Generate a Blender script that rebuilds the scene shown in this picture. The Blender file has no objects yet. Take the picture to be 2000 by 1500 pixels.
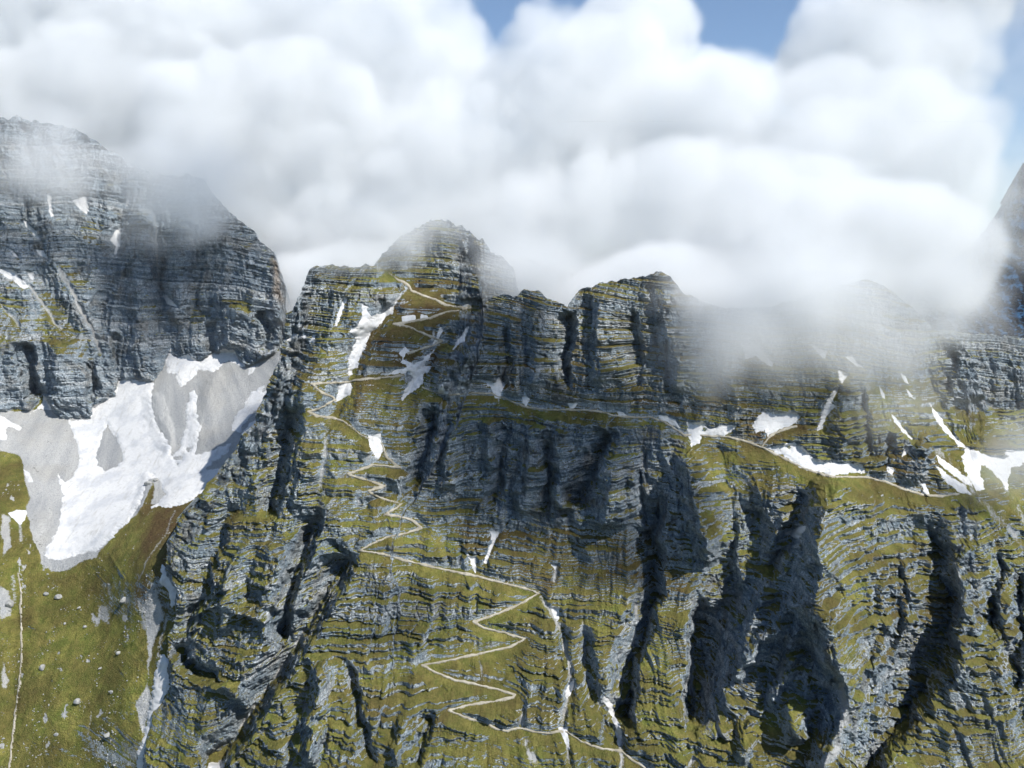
import bpy, math, time
import numpy as np

T0 = time.time()
def log(*a): print('[%.1fs]' % (time.time() - T0), *a)

scene = bpy.context.scene
COL = scene.collection
rng = np.random.default_rng(7)
R = math.radians

# ------------------------------------------------------------------ camera
F = 1570.0
PITCH = R(-8.0)
CZ = 420.0                                       # height of the drone above the valley datum
cp, sp = math.cos(PITCH), math.sin(PITCH)
cd = bpy.data.cameras.new('camera')
cd.sensor_width = 36.0
cd.lens = 36.0 * F / 2000.0
cd.clip_start = 1.0
cd.clip_end = 120000.0
cam = bpy.data.objects.new('camera', cd)
cam.location = (0, 0, CZ)
cam.rotation_euler = (R(90) + PITCH, 0, 0)
COL.objects.link(cam)
scene.camera = cam

def ray(u, v):
    """direction through a photo pixel, scaled so that its y component is 1"""
    a = (np.asarray(u, float) - 1000.0) / F
    b = (750.0 - np.asarray(v, float)) / F
    dy = cp - b * sp
    return a / dy, (sp + b * cp) / dy

def at(u, v, Y):
    dx, dz = ray(u, v)
    return np.stack([dx * Y, Y + 0 * dx, dz * Y + CZ], -1)

def project(P):
    x, y, z = P[..., 0], P[..., 1], P[..., 2] - CZ
    f = y * cp + z * sp
    up = -y * sp + z * cp
    return 1000 + F * x / f, 750 - F * up / f

# ------------------------------------------------------------------ noise
_perm = {}
def _tab(seed):
    if seed not in _perm:
        r = np.random.default_rng(1000 + seed)
        p = r.permutation(256).astype(np.int32)
        ang = r.random(256) * 2 * np.pi
        _perm[seed] = (np.concatenate([p, p]), np.cos(ang).astype(np.float32), np.sin(ang).astype(np.float32))
    return _perm[seed]

def perlin(x, y, seed=0):
    p, gx, gy = _tab(seed)
    x = np.asarray(x, np.float32); y = np.asarray(y, np.float32)
    xi = np.floor(x).astype(np.int32); yi = np.floor(y).astype(np.int32)
    xf = x - xi; yf = y - yi
    xi &= 255; yi &= 255
    u = xf * xf * xf * (xf * (xf * 6 - 15) + 10)
    v = yf * yf * yf * (yf * (yf * 6 - 15) + 10)
    def g(ix, iy, fx, fy):
        h = p[p[ix & 255] + (iy & 255)]
        return gx[h] * fx + gy[h] * fy
    a = g(xi, yi, xf, yf); b = g(xi + 1, yi, xf - 1, yf)
    c = g(xi, yi + 1, xf, yf - 1); d = g(xi + 1, yi + 1, xf - 1, yf - 1)
    return ((a + u * (b - a)) * (1 - v) + (c + u * (d - c)) * v) * 1.5

def fbm(x, y, oct=4, seed=0, gain=0.5, lac=2.03):
    s = 0; a = 1.0; n = 0
    for k in range(oct):
        s = s + a * perlin(x * lac ** k + 17.3 * k, y * lac ** k - 9.1 * k, seed + k)
        n += a; a *= gain
    return s / n * 1.3

def ridged(x, y, oct=3, seed=0):
    s = 0; a = 1.0; n = 0
    for k in range(oct):
        s = s + a * (1 - 2 * np.abs(perlin(x * 2.1 ** k + 5.3 * k, y * 2.1 ** k + 3.7 * k, seed + k)))
        n += a; a *= 0.5
    return s / n

def hash2(i, j, seed=0):
    h = (i.astype(np.int64) * 73856093) ^ (j.astype(np.int64) * 19349663) ^ (seed * 83492791)
    h = (h ^ (h >> 13)) * 1274126177
    return ((h ^ (h >> 16)) & 0xffff).astype(np.float32) / 65535.0

def sstep(a, b, x):
    t = np.clip((x - a) / (b - a), 0, 1)
    return t * t * (3 - 2 * t)

def blur(a, k, n=2):
    """box blur of odd width 2k+1, n times, along both axes"""
    for _ in range(n):
        for ax in (0, 1):
            pad = [(0, 0)] * a.ndim; pad[ax] = (k + 1, k)
            c = np.cumsum(np.pad(a, pad, mode='edge'), axis=ax, dtype=np.float64)
            w = 2 * k + 1
            if ax == 0: a = (c[w:] - c[:-w]) / w
            else: a = (c[:, w:] - c[:, :-w]) / w
    return a

# ------------------------------------------------------------------ survey maps (authored on the photo, sampled by the terrain)
U0, V0, SC = -300.0, 80.0, 0.5
NW, NH = 1300, 900
GU, GV = np.meshgrid(U0 + np.arange(NW) / SC, V0 + np.arange(NH) / SC)

def sample(M, u, v):
    x = np.clip((u - U0) * SC, 0, NW - 1.001); y = np.clip((v - V0) * SC, 0, NH - 1.001)
    xi = x.astype(np.int32); yi = y.astype(np.int32); fx = x - xi; fy = y - yi
    return (M[yi, xi] * (1 - fx) + M[yi, xi + 1] * fx) * (1 - fy) + (M[yi + 1, xi] * (1 - fx) + M[yi + 1, xi + 1] * fx) * fy

def line_dist(pts, u, v):
    """distance, side (+1 on the right of a line drawn downwards) and 0..1 position along a polyline"""
    pts = np.asarray(pts, float)
    L = np.r_[0, np.cumsum(np.hypot(*np.diff(pts, axis=0).T))]
    best = np.full(np.shape(u), 1e9); side = np.ones(np.shape(u)); par = np.zeros(np.shape(u))
    for k in range(len(pts) - 1):
        ax, ay = pts[k]; dx, dy = pts[k + 1] - pts[k]
        l2 = dx * dx + dy * dy
        t = np.clip(((u - ax) * dx + (v - ay) * dy) / l2, 0, 1)
        ex, ey = u - ax - t * dx, v - ay - t * dy
        d = np.hypot(ex, ey)
        m = d < best
        best = np.where(m, d, best)
        side = np.where(m, np.where(dx * ey - dy * ex < 0, 1.0, -1.0), side)
        par = np.where(m, (L[k] + t * (L[k + 1] - L[k])) / L[-1], par)
    return best, side, par

def poly_sd(pts, u, v):
    """signed distance to a polygon, negative inside"""
    pts = np.asarray(pts, float)
    d = np.full(np.shape(u), 1e9); ins = np.zeros(np.shape(u), bool)
    n = len(pts)
    for k in range(n):
        ax, ay = pts[k]; bx, by = pts[(k + 1) % n]
        dx, dy = bx - ax, by - ay
        t = np.clip(((u - ax) * dx + (v - ay) * dy) / max(dx * dx + dy * dy, 1e-9), 0, 1)
        d = np.minimum(d, np.hypot(u - ax - t * dx, v - ay - t * dy))
        c = (ay > v) != (by > v)
        if dy != 0:
            ins ^= c & (u < ax + (v - ay) * dx / dy)
    return np.where(ins, -d, d)

def window(pts, m):
    p = np.asarray(pts, float)
    x0 = int(max(0, (p[:, 0].min() - m - U0) * SC)); x1 = int(min(NW, (p[:, 0].max() + m - U0) * SC + 2))
    y0 = int(max(0, (p[:, 1].min() - m - V0) * SC)); y1 = int(min(NH, (p[:, 1].max() + m - V0) * SC + 2))
    return slice(y0, max(y1, y0 + 1)), slice(x0, max(x1, x0 + 1))

WU = fbm(GU / 60, GV / 60, 5, 60, .6) * 14.0
WV = fbm(GU / 60 + 31, GV / 60 + 11, 5, 64, .6) * 14.0
def add_line(M, pts, A, wl, wr, taper=(.18, .18), mode='add', warp=1.0):
    w = window(pts, max(wl, wr) + 15)
    d, s, t = line_dist(pts, GU[w] + warp * WU[w], GV[w] + warp * WV[w])
    ww = np.where(s > 0, wr, wl)
    q = 1 - np.clip(d / ww, 0, 1)
    prof = q * q * (3 - 2 * q) * 0.3 + q * 0.7
    if taper[0]: prof = prof * sstep(0, taper[0], t + .02)
    if taper[1]: prof = prof * sstep(0, taper[1], 1.02 - t)
    if mode == 'max': M[w] = np.maximum(M[w], A * prof)
    else: M[w] += A * prof

def fill(M, pts, val, soft=14, warp=1.0, strength=1.0):
    w = window(pts, soft + 15)
    sd = poly_sd(pts, GU[w] + warp * WU[w], GV[w] + warp * WV[w])
    k = sstep(soft * .5, -soft * .5, sd) * strength
    M[w] = M[w] * (1 - k) + val * k

def rbf(pts, vals, smooth=0.0):
    """thin plate surface through control points, as a map"""
    p = np.asarray(pts, float) / 500.0; n = len(p)
    r2 = ((p[:, None] - p[None]) ** 2).sum(-1)
    K = r2 * np.log(r2 + 1e-12) + np.eye(n) * smooth
    Q = np.c_[np.ones(n), p]
    A = np.block([[K, Q], [Q.T, np.zeros((3, 3))]])
    sol = np.linalg.solve(A, np.r_[np.asarray(vals, float), 0, 0, 0])
    u, v = GU[::8, ::8] / 500.0, GV[::8, ::8] / 500.0
    out = sol[n] + sol[n + 1] * u + sol[n + 2] * v
    for k in range(n):
        q = (u - p[k, 0]) ** 2 + (v - p[k, 1]) ** 2
        out += sol[k] * q * np.log(q + 1e-12)
    # upsample bilinearly
    yi = np.arange(NH) / 8.0; xi = np.arange(NW) / 8.0
    h, w = out.shape
    y0 = np.minimum(yi.astype(int), h - 2); x0 = np.minimum(xi.astype(int), w - 2)
    fy = (yi - y0)[:, None]; fx = (xi - x0)[None]
    a = out[y0][:, x0]; b = out[y0][:, x0 + 1]; c = out[y0 + 1][:, x0]; d = out[y0 + 1][:, x0 + 1]
    return (a * (1 - fx) + b * fx) * (1 - fy) + (c * (1 - fx) + d * fx) * fy

# ------------------------------------------------------------------ survey data: photo pixels (2000 x 1500) and metres
CLOUDS_ON = True
CLOUD_DENS = .017; VBOUNCE = 18
SUN = 4.2; SKY = .095; EXPO = .60
CREST_MAIN = [(560, 612), (572, 606), (590, 566), (604, 530), (620, 517), (650, 519), (700, 521), (735, 518), (760, 490), (790, 462), (820, 443), (850, 430), (880, 434), (897, 448),
    (908, 486), (922, 525), (936, 546), (941, 560), (944, 594), (965, 580), (990, 574), (1010, 577), (1022, 568), (1040, 567), (1056, 570), (1075, 585), (1098, 592), (1108, 602),
    (1118, 580), (1140, 562), (1165, 555), (1200, 548), (1240, 543), (1275, 533), (1292, 531), (1310, 545), (1340, 575), (1400, 600), (1500, 600), (1600, 570),
    (1690, 545), (1730, 560), (1780, 600), (1830, 648), (1870, 664), (1892, 690), (1912, 750), (1930, 790), (1990, 800), (2090, 800)]
EDGE_MAIN = [(400, 560), (620, 560), (660, 556), (700, 546), (760, 522), (820, 496), (880, 455), (930, 420), (975, 384), (1010, 352), (1060, 328), (1110, 322), (1150, 342),
    (1200, 345), (1240, 332), (1300, 328), (1350, 330), (1400, 300), (1450, 284), (1500, 280), (1640, 260)]
DEPTH_MAIN = [(570, 610, 760), (620, 520, 785), (700, 520, 805), (850, 430, 905), (760, 490, 850), (850, 530, 835), (920, 520, 850), (930, 590, 805), (1050, 568, 800), (1110, 600, 795), (1290, 535, 805), (1340, 590, 792),
    (1500, 600, 800), (1700, 545, 835), (1850, 650, 860), (2000, 780, 880), (2090, 800, 900),
    (600, 780, 690), (850, 770, 715), (1000, 790, 725), (1200, 810, 725), (1350, 850, 715), (1500, 880, 695), (1700, 930, 690), (1850, 960, 705), (2000, 950, 745),
    (850, 1030, 660), (1050, 1040, 682), (1250, 1040, 668), (1450, 1050, 655), (1600, 1050, 628), (1800, 1050, 655), (2000, 1050, 700),
    (540, 700, 735), (440, 900, 690), (340, 1060, 655), (330, 1200, 630), (320, 1350, 600), (280, 1500, 572), (260, 1640, 550),
    (600, 1000, 640), (500, 1200, 600), (700, 1075, 628), (925, 1125, 642), (1050, 1160, 640), (700, 1300, 572), (925, 1210, 615), (823, 1297, 582), (1000, 1360, 570),
    (880, 1388, 556), (1100, 1430, 547), (1260, 1500, 530), (700, 1500, 520), (450, 1500, 540), (1350, 1420, 550), (1600, 1250, 588), (1640, 1420, 545), (1480, 1250, 606),
    (1500, 1500, 528), (1800, 1300, 582), (1750, 1500, 525), (2000, 1250, 610), (2000, 1500, 555), (450, 1640, 508), (700, 1640, 495), (1000, 1640, 500), (1400, 1640, 500),
    (1750, 1640, 498), (2090, 1640, 520)]
DEPTH_BOWL = [(-170, 800, 930), (0, 810, 960), (180, 815, 990), (300, 720, 1030), (480, 700, 1020), (560, 690, 990), (-170, 1000, 800), (0, 1000, 800), (120, 1000, 830), (300, 980, 810),
    (450, 880, 860), (140, 1100, 760), (320, 1100, 664), (0, 1200, 710), (200, 1200, 705), (330, 1300, 610), (100, 1350, 655), (280, 1450, 584), (0, 1500, 610), (200, 1500, 600),
    (-170, 1500, 620), (-170, 1660, 570), (100, 1660, 560), (400, 1660, 540), (420, 1300, 640), (500, 1000, 780), (620, 900, 850), (640, 1300, 640)]
DEPTH_WALL = [(-170, 225, 1200), (0, 235, 1180), (150, 250, 1190), (300, 350, 1170), (440, 400, 1120), (530, 490, 1080), (560, 600, 1040), (640, 690, 1040), (-170, 530, 1060), (0, 530, 1060),
    (100, 560, 1060), (250, 520, 1090), (400, 560, 1060), (500, 600, 1030), (0, 700, 990), (120, 720, 985), (250, 700, 1020), (350, 690, 1035), (440, 680, 1020), (540, 680, 1010), (-170, 790, 950), (60, 800, 960)]
DEPTH_SUMMIT = [(690, 600, 900), (850, 430, 960), (850, 600, 880), (1030, 600, 910), (940, 500, 930), (760, 480, 940), (690, 680, 860), (1030, 680, 860), (860, 680, 840)]
DEPTH_CLIFF = [(1780, 640, 1180), (2180, 640, 1240), (1780, 880, 1100), (2180, 880, 1120), (1980, 760, 1150)]
DEPTH_FAR = [(1780, 500, 3900), (2400, 250, 4200), (2000, 330, 4000), (1780, 760, 3300), (2400, 760, 3300), (2100, 600, 3500)]
CREST_WALL = [(-170, 215), (0, 230), (24, 236), (34, 226), (60, 236), (110, 243), (150, 252), (200, 285), (250, 315), (300, 342), (370, 342), (400, 352), (430, 395), (470, 432), (495, 452),
    (510, 470), (530, 490), (545, 515), (556, 560), (562, 612), (600, 680), (640, 720)]
FOOT_WALL = [(-200, 800), (0, 803), (60, 803), (84, 768), (92, 780), (102, 802), (120, 813), (180, 813), (182, 793), (224, 776), (231, 743), (266, 744), (300, 748), (318, 722), (330, 682),
    (345, 694), (392, 706), (420, 690), (458, 684), (482, 716), (505, 708), (530, 690), (560, 660), (640, 640)]
CREST_SUMMIT = [(690, 580), (740, 505), (770, 472), (800, 452), (825, 440), (850, 429), (880, 433), (900, 440), (930, 463), (960, 490), (990, 510), (1003, 522), (1010, 560), (1030, 600)]
CREST_CLIFF = [(1780, 640), (1850, 645), (1900, 652), (1960, 655), (2000, 660), (2180, 650)]
CREST_FAR = [(1780, 560), (1870, 500), (1920, 455), (1960, 400), (1985, 345), (2000, 318), (2060, 270), (2150, 240), (2400, 200)]

# ribs (+) and gullies (-): line, metres, width to its left, width to its right in pixels
RIBS = [
    ([(850, 430), (868, 480), (890, 540)], 9, 40, 22), ([(800, 455), (790, 510), (775, 570)], 6, 26, 26), ([(825, 445), (832, 520)], -6, 16, 16),
    ([(775, 590), (735, 640), (700, 680), (680, 750), (640, 830)], -9, 34, 34),
    ([(910, 640), (850, 690), (815, 745), (785, 790)], -9, 28, 28),
    ([(760, 500), (690, 585), (610, 720), (560, 830)], 14, 60, 70),
    ([(640, 530), (600, 600), (590, 680)], 8, 25, 40),
    ([(580, 790), (555, 870), (540, 960), (525, 1020)], -20, 34, 18),
    ([(600, 800), (585, 900), (570, 1000)], 8, 12, 50),
    ([(690, 1075), (655, 1130), (620, 1195), (590, 1240), (560, 1290), (520, 1355), (455, 1450), (420, 1500)], -28, 58, 24, (.1, .05)),
    ([(625, 1000), (602, 1060), (578, 1120), (560, 1190), (552, 1270)], -22, 40, 18),
    ([(545, 1060), (540, 1120), (540, 1200)], 10, 45, 14),
    ([(480, 1060), (440, 1150), (430, 1250)], 9, 16, 40),
    ([(470, 960), (430, 1060), (400, 1160), (360, 1260)], -12, 40, 20),
    ([(350, 1250), (385, 1310), (440, 1320)], -12, 24, 18),
    ([(400, 1180), (470, 1195), (545, 1225)], 6, 12, 24),
    ([(395, 1340), (450, 1350), (500, 1390)], 7, 14, 28),
    ([(852, 795), (838, 850), (825, 900), (812, 955)], -17, 30, 13),
    ([(888, 812), (872, 880), (866, 965)], 11, 10, 34),
    ([(955, 815), (955, 925)], 9, 15, 20),
    ([(990, 820), (978, 900), (965, 1010)], -11, 26, 13),
    ([(1035, 812), (1038, 900), (1010, 1012)], 13, 22, 36),
    ([(1085, 830), (1095, 900), (1085, 1012)], 9, 15, 25),
    ([(1075, 860), (1065, 1000)], -9, 18, 12),
    ([(1202, 840), (1168, 905), (1122, 990)], -26, 46, 18),
    ([(1200, 880), (1190, 950), (1180, 1035)], 17, 45, 55),
    ([(1262, 860), (1250, 950), (1262, 1040)], -8, 20, 12),
    ([(1300, 950), (1275, 1050), (1282, 1150), (1255, 1240), (1230, 1320), (1218, 1410)], -24, 50, 18, (.15, .05)),
    ([(1330, 870), (1350, 950), (1362, 1020), (1392, 1105)], 24, 26, 70),
    ([(1110, 600), (1106, 680), (1108, 765)], -20, 24, 16),
    ([(985, 640), (992, 715), (985, 765)], -11, 20, 14),
    ([(1052, 572), (1045, 650), (1040, 765)], 11, 25, 34),
    ([(1180, 555), (1168, 650), (1175, 765)], 15, 28, 42),
    ([(1235, 600), (1242, 765)], -11, 26, 18),
    ([(1292, 535), (1305, 650), (1335, 780)], 14, 26, 45),
    ([(1390, 640), (1400, 800)], -8, 30, 20),
    ([(928, 655), (890, 715), (852, 765)], 13, 16, 50),
    ([(940, 548), (936, 590)], 10, 45, 10),
    ([(1655, 925), (1605, 1000), (1590, 1060), (1600, 1112), (1586, 1170), (1622, 1250), (1657, 1350), (1642, 1420), (1600, 1510)], 30, 48, 120, (.1, .05)),
    ([(1500, 960), (1455, 1050), (1430, 1150), (1402, 1230), (1372, 1330), (1356, 1430)], -18, 70, 60),
    ([(1580, 950), (1540, 1050), (1500, 1130)], -14, 45, 18),
    ([(1455, 1000), (1440, 1080), (1445, 1150)], 12, 14, 34),
    ([(1560, 1160), (1500, 1230), (1440, 1290)], 12, 20, 40),
    ([(1812, 1000), (1832, 1080), (1852, 1160), (1842, 1260), (1792, 1350), (1722, 1450), (1690, 1510)], -24, 150, 30, (.1, .05)),
    ([(1760, 1070), (1775, 1180), (1745, 1290)], 8, 14, 30), ([(1720, 1110), (1725, 1230), (1700, 1330)], 6, 14, 26), ([(1500, 1140), (1455, 1240), (1430, 1340)], 10, 16, 34), ([(1572, 1190), (1530, 1290), (1505, 1390)], 10, 16, 34), ([(1540, 1000), (1500, 1080)], 8, 12, 26),
    ([(1885, 1030), (1874, 1150), (1868, 1300), (1850, 1380)], 10, 14, 60),
    ([(1650, 730), (1636, 800), (1650, 900)], 13, 40, 26),
    ([(1690, 760), (1690, 820), (1700, 900)], -10, 18, 10),
    ([(1642, 740), (1612, 830)], -6, 16, 14),
    ([(1742, 850), (1728, 880), (1722, 915)], -9, 12, 8),
    ([(1795, 850), (1805, 900), (1800, 945)], 13, 34, 14),
    ([(1800, 700), (1860, 850), (1905, 905)], -8, 40, 40),
    ([(1880, 655), (1892, 720), (1912, 790)], 15, 45, 14),
    ([(1862, 680), (1850, 770)], -7, 16, 12),
    ([(1945, 1080), (1930, 1250)], -10, 28, 12),
    ([(1992, 1100), (1982, 1350)], -10, 28, 12),
    ([(1362, 1170), (1350, 1300), (1344, 1430)], -22, 12, 60),
    ([(1336, 1190), (1332, 1420)], 7, 50, 10),
    ([(1540, 1370), (1562, 1450)], 13, 34, 26),
    ([(1470, 1390), (1440, 1490)], 9, 30, 22),
    ([(1090, 1190), (1118, 1350), (1095, 1430)], -6, 24, 24),
    ([(1140, 1220), (1150, 1340), (1215, 1470)], -8, 24, 18),
    ([(635, 1275), (612, 1400), (600, 1510)], 13, 24, 30),
    ([(690, 1300), (700, 1400), (740, 1500)], -8, 22, 12),
    ([(790, 1390), (770, 1500)], 6, 20, 14),
    ([(840, 1390), (815, 1500)], -9, 26, 12),
    ([(700, 1000), (760, 960), (800, 960)], -4, 20, 16),
]
RIBS_WALL = [
    ([(48, 660), (62, 710), (80, 785)], -26, 36, 12),
    ([(100, 660), (110, 740), (112, 810)], 12, 16, 60),
    ([(175, 700), (182, 790)], -12, 16, 12),
    ([(226, 640), (232, 740)], -12, 14, 20),
    ([(250, 370), (228, 500), (205, 600), (190, 690)], -14, 36, 22),
    ([(275, 400), (270, 520), (268, 640), (276, 740)], 13, 22, 50),
    ([(305, 380), (312, 500), (320, 590), (300, 690)], -14, 30, 18),
    ([(350, 420), (345, 520), (350, 640)], 10, 20, 36),
    ([(385, 430), (388, 540), (375, 640)], -13, 30, 16),
    ([(440, 440), (445, 540), (440, 640)], 12, 26, 40),
    ([(480, 470), (490, 560), (500, 640)], 7, 24, 30),
    ([(470, 590), (455, 640), (450, 690)], 16, 40, 34),
    ([(420, 620), (415, 690)], -10, 22, 14),
    ([(505, 600), (525, 650), (520, 700)], -12, 22, 18),
    ([(530, 500), (538, 560), (545, 640)], 10, 30, 16),
    ([(95, 370), (110, 500), (150, 600), (200, 690)], 7, 30, 40),
    ([(0, 300), (40, 420), (70, 520), (130, 640)], -8, 36, 36),
    ([(40, 230), (60, 300), (70, 360)], -9, 22, 14),
    ([(100, 250), (115, 320)], 8, 20, 18),
]
RIBS_BOWL = [
    ([(300, 760), (318, 840), (335, 890)], 7, 26, 18),
    ([(420, 720), (400, 800), (390, 880)], 5, 22, 30),
    ([(300, 930), (285, 960), (270, 1000)], 6, 16, 22),
    ([(40, 860), (90, 960), (110, 1080)], 4, 40, 30),
    ([(330, 1100), (300, 1250), (280, 1450)], -7, 40, 36),
    ([(150, 1120), (120, 1300), (100, 1500)], 5, 60, 70),
    ([(40, 1100), (35, 1300), (15, 1500)], -4, 30, 30),
]

GRASS_MAIN = [
    (.20, [(560, 500), (760, 500), (700, 590), (640, 680), (600, 760), (520, 860), (480, 900), (440, 900), (540, 700)], 30),
    (.30, [(870, 560), (1340, 520), (1480, 600), (1480, 800), (1350, 810), (1000, 770), (860, 760), (900, 640)], 30),
    (.45, [(1340, 600), (1700, 560), (1720, 760), (1560, 800), (1350, 800)], 30),
    (.72, [(590, 740), (640, 640), (700, 560), (800, 520), (880, 545), (880, 620), (830, 740), (840, 790), (820, 960), (920, 1000), (905, 1100), (700, 1080), (640, 1000), (590, 900), (560, 830)], 30),
    (.40, [(690, 530), (800, 530), (790, 600), (690, 600)], 24), (.22, [(740, 420), (930, 420), (930, 535), (800, 520), (740, 520)], 20),
    (.18, [(850, 690), (930, 670), (950, 745), (850, 755)], 16),
    (.12, [(820, 820), (1340, 820), (1350, 1040), (1000, 1035), (900, 960), (820, 950)], 22),
    (.62, [(850, 765), (1340, 800), (1340, 835), (1000, 815), (850, 790)], 18),
    (.55, [(900, 1020), (1340, 1040), (1340, 1075), (900, 1075)], 16),
    (.60, [(640, 1060), (930, 1090), (1260, 1060), (1260, 1500), (640, 1500), (640, 1250)], 30),
    (.80, [(830, 1250), (1010, 1230), (1010, 1370), (880, 1400), (820, 1320)], 30),
    (.78, [(720, 1430), (1130, 1440), (1180, 1500), (1180, 1640), (700, 1640)], 30),
    (.30, [(640, 1110), (800, 1120), (950, 1190), (900, 1240), (640, 1240)], 40),
    (.38, [(330, 960), (560, 850), (650, 1000), (690, 1080), (640, 1250), (560, 1330), (450, 1450), (280, 1500), (330, 1200)], 30),
    (.62, [(400, 1190), (470, 1200), (520, 1260), (480, 1290), (400, 1230)], 16),
    (.66, [(300, 1390), (420, 1300), (520, 1380), (440, 1500), (440, 1640), (250, 1640)], 30),
    (.72, [(450, 960), (520, 990), (560, 1040), (440, 1010)], 18),
    (.84, [(1380, 880), (1500, 900), (1500, 960), (1440, 1020), (1410, 1100), (1385, 1100), (1360, 980)], 22),
    (.80, [(1440, 860), (1700, 930), (1860, 970), (1860, 1000), (1640, 970), (1560, 960), (1460, 920)], 16),
    (.12, [(1260, 870), (1340, 870), (1352, 1000), (1390, 1110), (1300, 1120), (1250, 1040)], 20),
    (.20, [(1440, 990), (1580, 960), (1590, 1060), (1590, 1160), (1450, 1160), (1420, 1080)], 20),
    (.66, [(1610, 985), (1800, 990), (1800, 1080), (1700, 1110), (1610, 1100)], 22),
    (.08, [(1380, 1130), (1590, 1110), (1590, 1180), (1630, 1260), (1660, 1360), (1640, 1420), (1360, 1440), (1340, 1260)], 22),
    (.78, [(1610, 1090), (1690, 1110), (1700, 1200), (1680, 1310), (1650, 1310), (1600, 1160)], 18),
    (.34, [(1700, 1100), (1850, 1000), (1860, 1200), (1830, 1300), (1720, 1470), (1660, 1470), (1690, 1300)], 24),
    (.30, [(1850, 1000), (2090, 1050), (2090, 1380), (1860, 1400), (1850, 1200)], 24),
    (.62, [(1860, 1230), (1950, 1240), (1930, 1310), (1850, 1290)], 14),
    (.55, [(1650, 1500), (1760, 1390), (1900, 1380), (2090, 1400), (2090, 1640), (1650, 1640)], 30),
    (.60, [(1260, 1080), (1380, 1110), (1350, 1440), (1220, 1500), (1230, 1300)], 30),
    (.72, [(1430, 1400), (1560, 1370), (1570, 1500), (1570, 1640), (1380, 1640)], 24),
    (.80, [(1690, 740), (1800, 700), (1850, 790), (1920, 800), (2090, 850), (2090, 1050), (1880, 980), (1760, 850), (1700, 820)], 26),
    (.45, [(1590, 770), (1690, 740), (1700, 900), (1660, 905), (1560, 870)], 18),
    (.12, [(1770, 850), (1812, 870), (1815, 940), (1760, 940)], 10),
    (.10, [(1840, 640), (1900, 680), (1915, 790), (1850, 780)], 18),
]
BROWN_MAIN = [
    (.75, [(740, 560), (900, 530), (900, 700), (820, 740), (740, 740), (690, 800), (700, 680)]),
    (.55, [(880, 560), (1340, 540), (1480, 640), (1480, 820), (850, 800)]),
    (.50, [(560, 620), (640, 620), (560, 850), (450, 900)]),
    (.70, [(1450, 820), (1560, 830), (1500, 880), (1440, 870)]),
    (.65, [(1700, 880), (1830, 880), (1830, 960), (1700, 950)]),
    (.55, [(900, 1020), (1340, 1040), (1340, 1160), (1000, 1150), (900, 1090)]),
    (.05, [(700, 1400), (1250, 1440), (1250, 1640), (280, 1640), (300, 1400)]),
    (.45, [(1690, 1100), (1850, 1000), (1860, 1200), (1720, 1470)]),
]
STREAKS_MAIN = [
    ([(1056, 1165), (1078, 1200), (1092, 1225), (1102, 1268), (1114, 1292), (1116, 1330), (1106, 1372), (1096, 1424), (1108, 1442), (1113, 1510)], .75, 9),
    ([(1140, 1215), (1143, 1300), (1150, 1340), (1178, 1365)], .7, 7), ([(1210, 1430), (1214, 1510)], .75, 9),
    ([(642, 820), (636, 880), (624, 965)], .8, 10), ([(930, 1260), (938, 1300), (940, 1350)], .6, 6), ([(1020, 1385), (1021, 1425)], .8, 9),
    ([(1030, 1450), (1045, 1500)], .8, 16), ([(1242, 1182), (1236, 1265)], .7, 8), ([(1088, 1105), (1082, 1140)], .7, 8),
    ([(720, 890), (712, 935)], .6, 9), ([(704, 955), (700, 990)], .6, 9), ([(1640, 1340), (1650, 1400), (1630, 1470), (1590, 1510)], .85, 22),
    ([(1350, 1270), (1350, 1360)], .7, 9), ([(1355, 1480), (1340, 1510)], .8, 14), ([(760, 600), (800, 560)], .6, 7),
    ([(730, 660), (760, 590)], .5, 9), ([(845, 660), (850, 640)], .7, 10), ([(815, 735), (795, 745)], .75, 16),
    ([(1560, 1040), (1500, 1110)], .5, 10), ([(930, 640), (880, 700), (860, 740)], .5, 8), ([(1830, 880), (1950, 1010), (2010, 1080)], .55, 20),
    ([(1960, 950), (2010, 1030)], .6, 16), ([(595, 1230), (560, 1290), (520, 1345), (450, 1450)], .75, 8), ([(975, 745), (975, 790)], .5, 6),
    ([(935, 1135), (928, 1200)], .45, 5), ([(1868, 1100), (1880, 1180)], .6, 12), ([(1900, 1330), (1960, 1450)], .55, 10),
]
GRASS_WALL = [
    (.62, [(80, 570), (120, 580), (190, 680), (190, 700), (100, 690), (70, 620)]),
    (.55, [(0, 560), (50, 580), (60, 660), (0, 680), (-170, 680), (-170, 560)]),
    (.66, [(440, 590), (490, 585), (515, 620), (470, 625), (425, 640)]),
    (.55, [(275, 590), (310, 585), (318, 620), (280, 630)]),
    (.40, [(110, 510), (190, 540), (180, 580), (100, 560)]),
    (.40, [(170, 430), (205, 440), (200, 480), (150, 470)]),
    (.35, [(375, 560), (420, 580), (400, 640), (370, 640)]),
]
BROWN_BOWL = [(.75, [(270, 960), (420, 950), (340, 1080), (320, 1250), (270, 1180), (260, 1060)]), (.45, [(-40, 900), (60, 930), (40, 1000), (-40, 990)]), (.10, [(60, 1200), (250, 1200), (240, 1500), (60, 1500)])]
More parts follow.
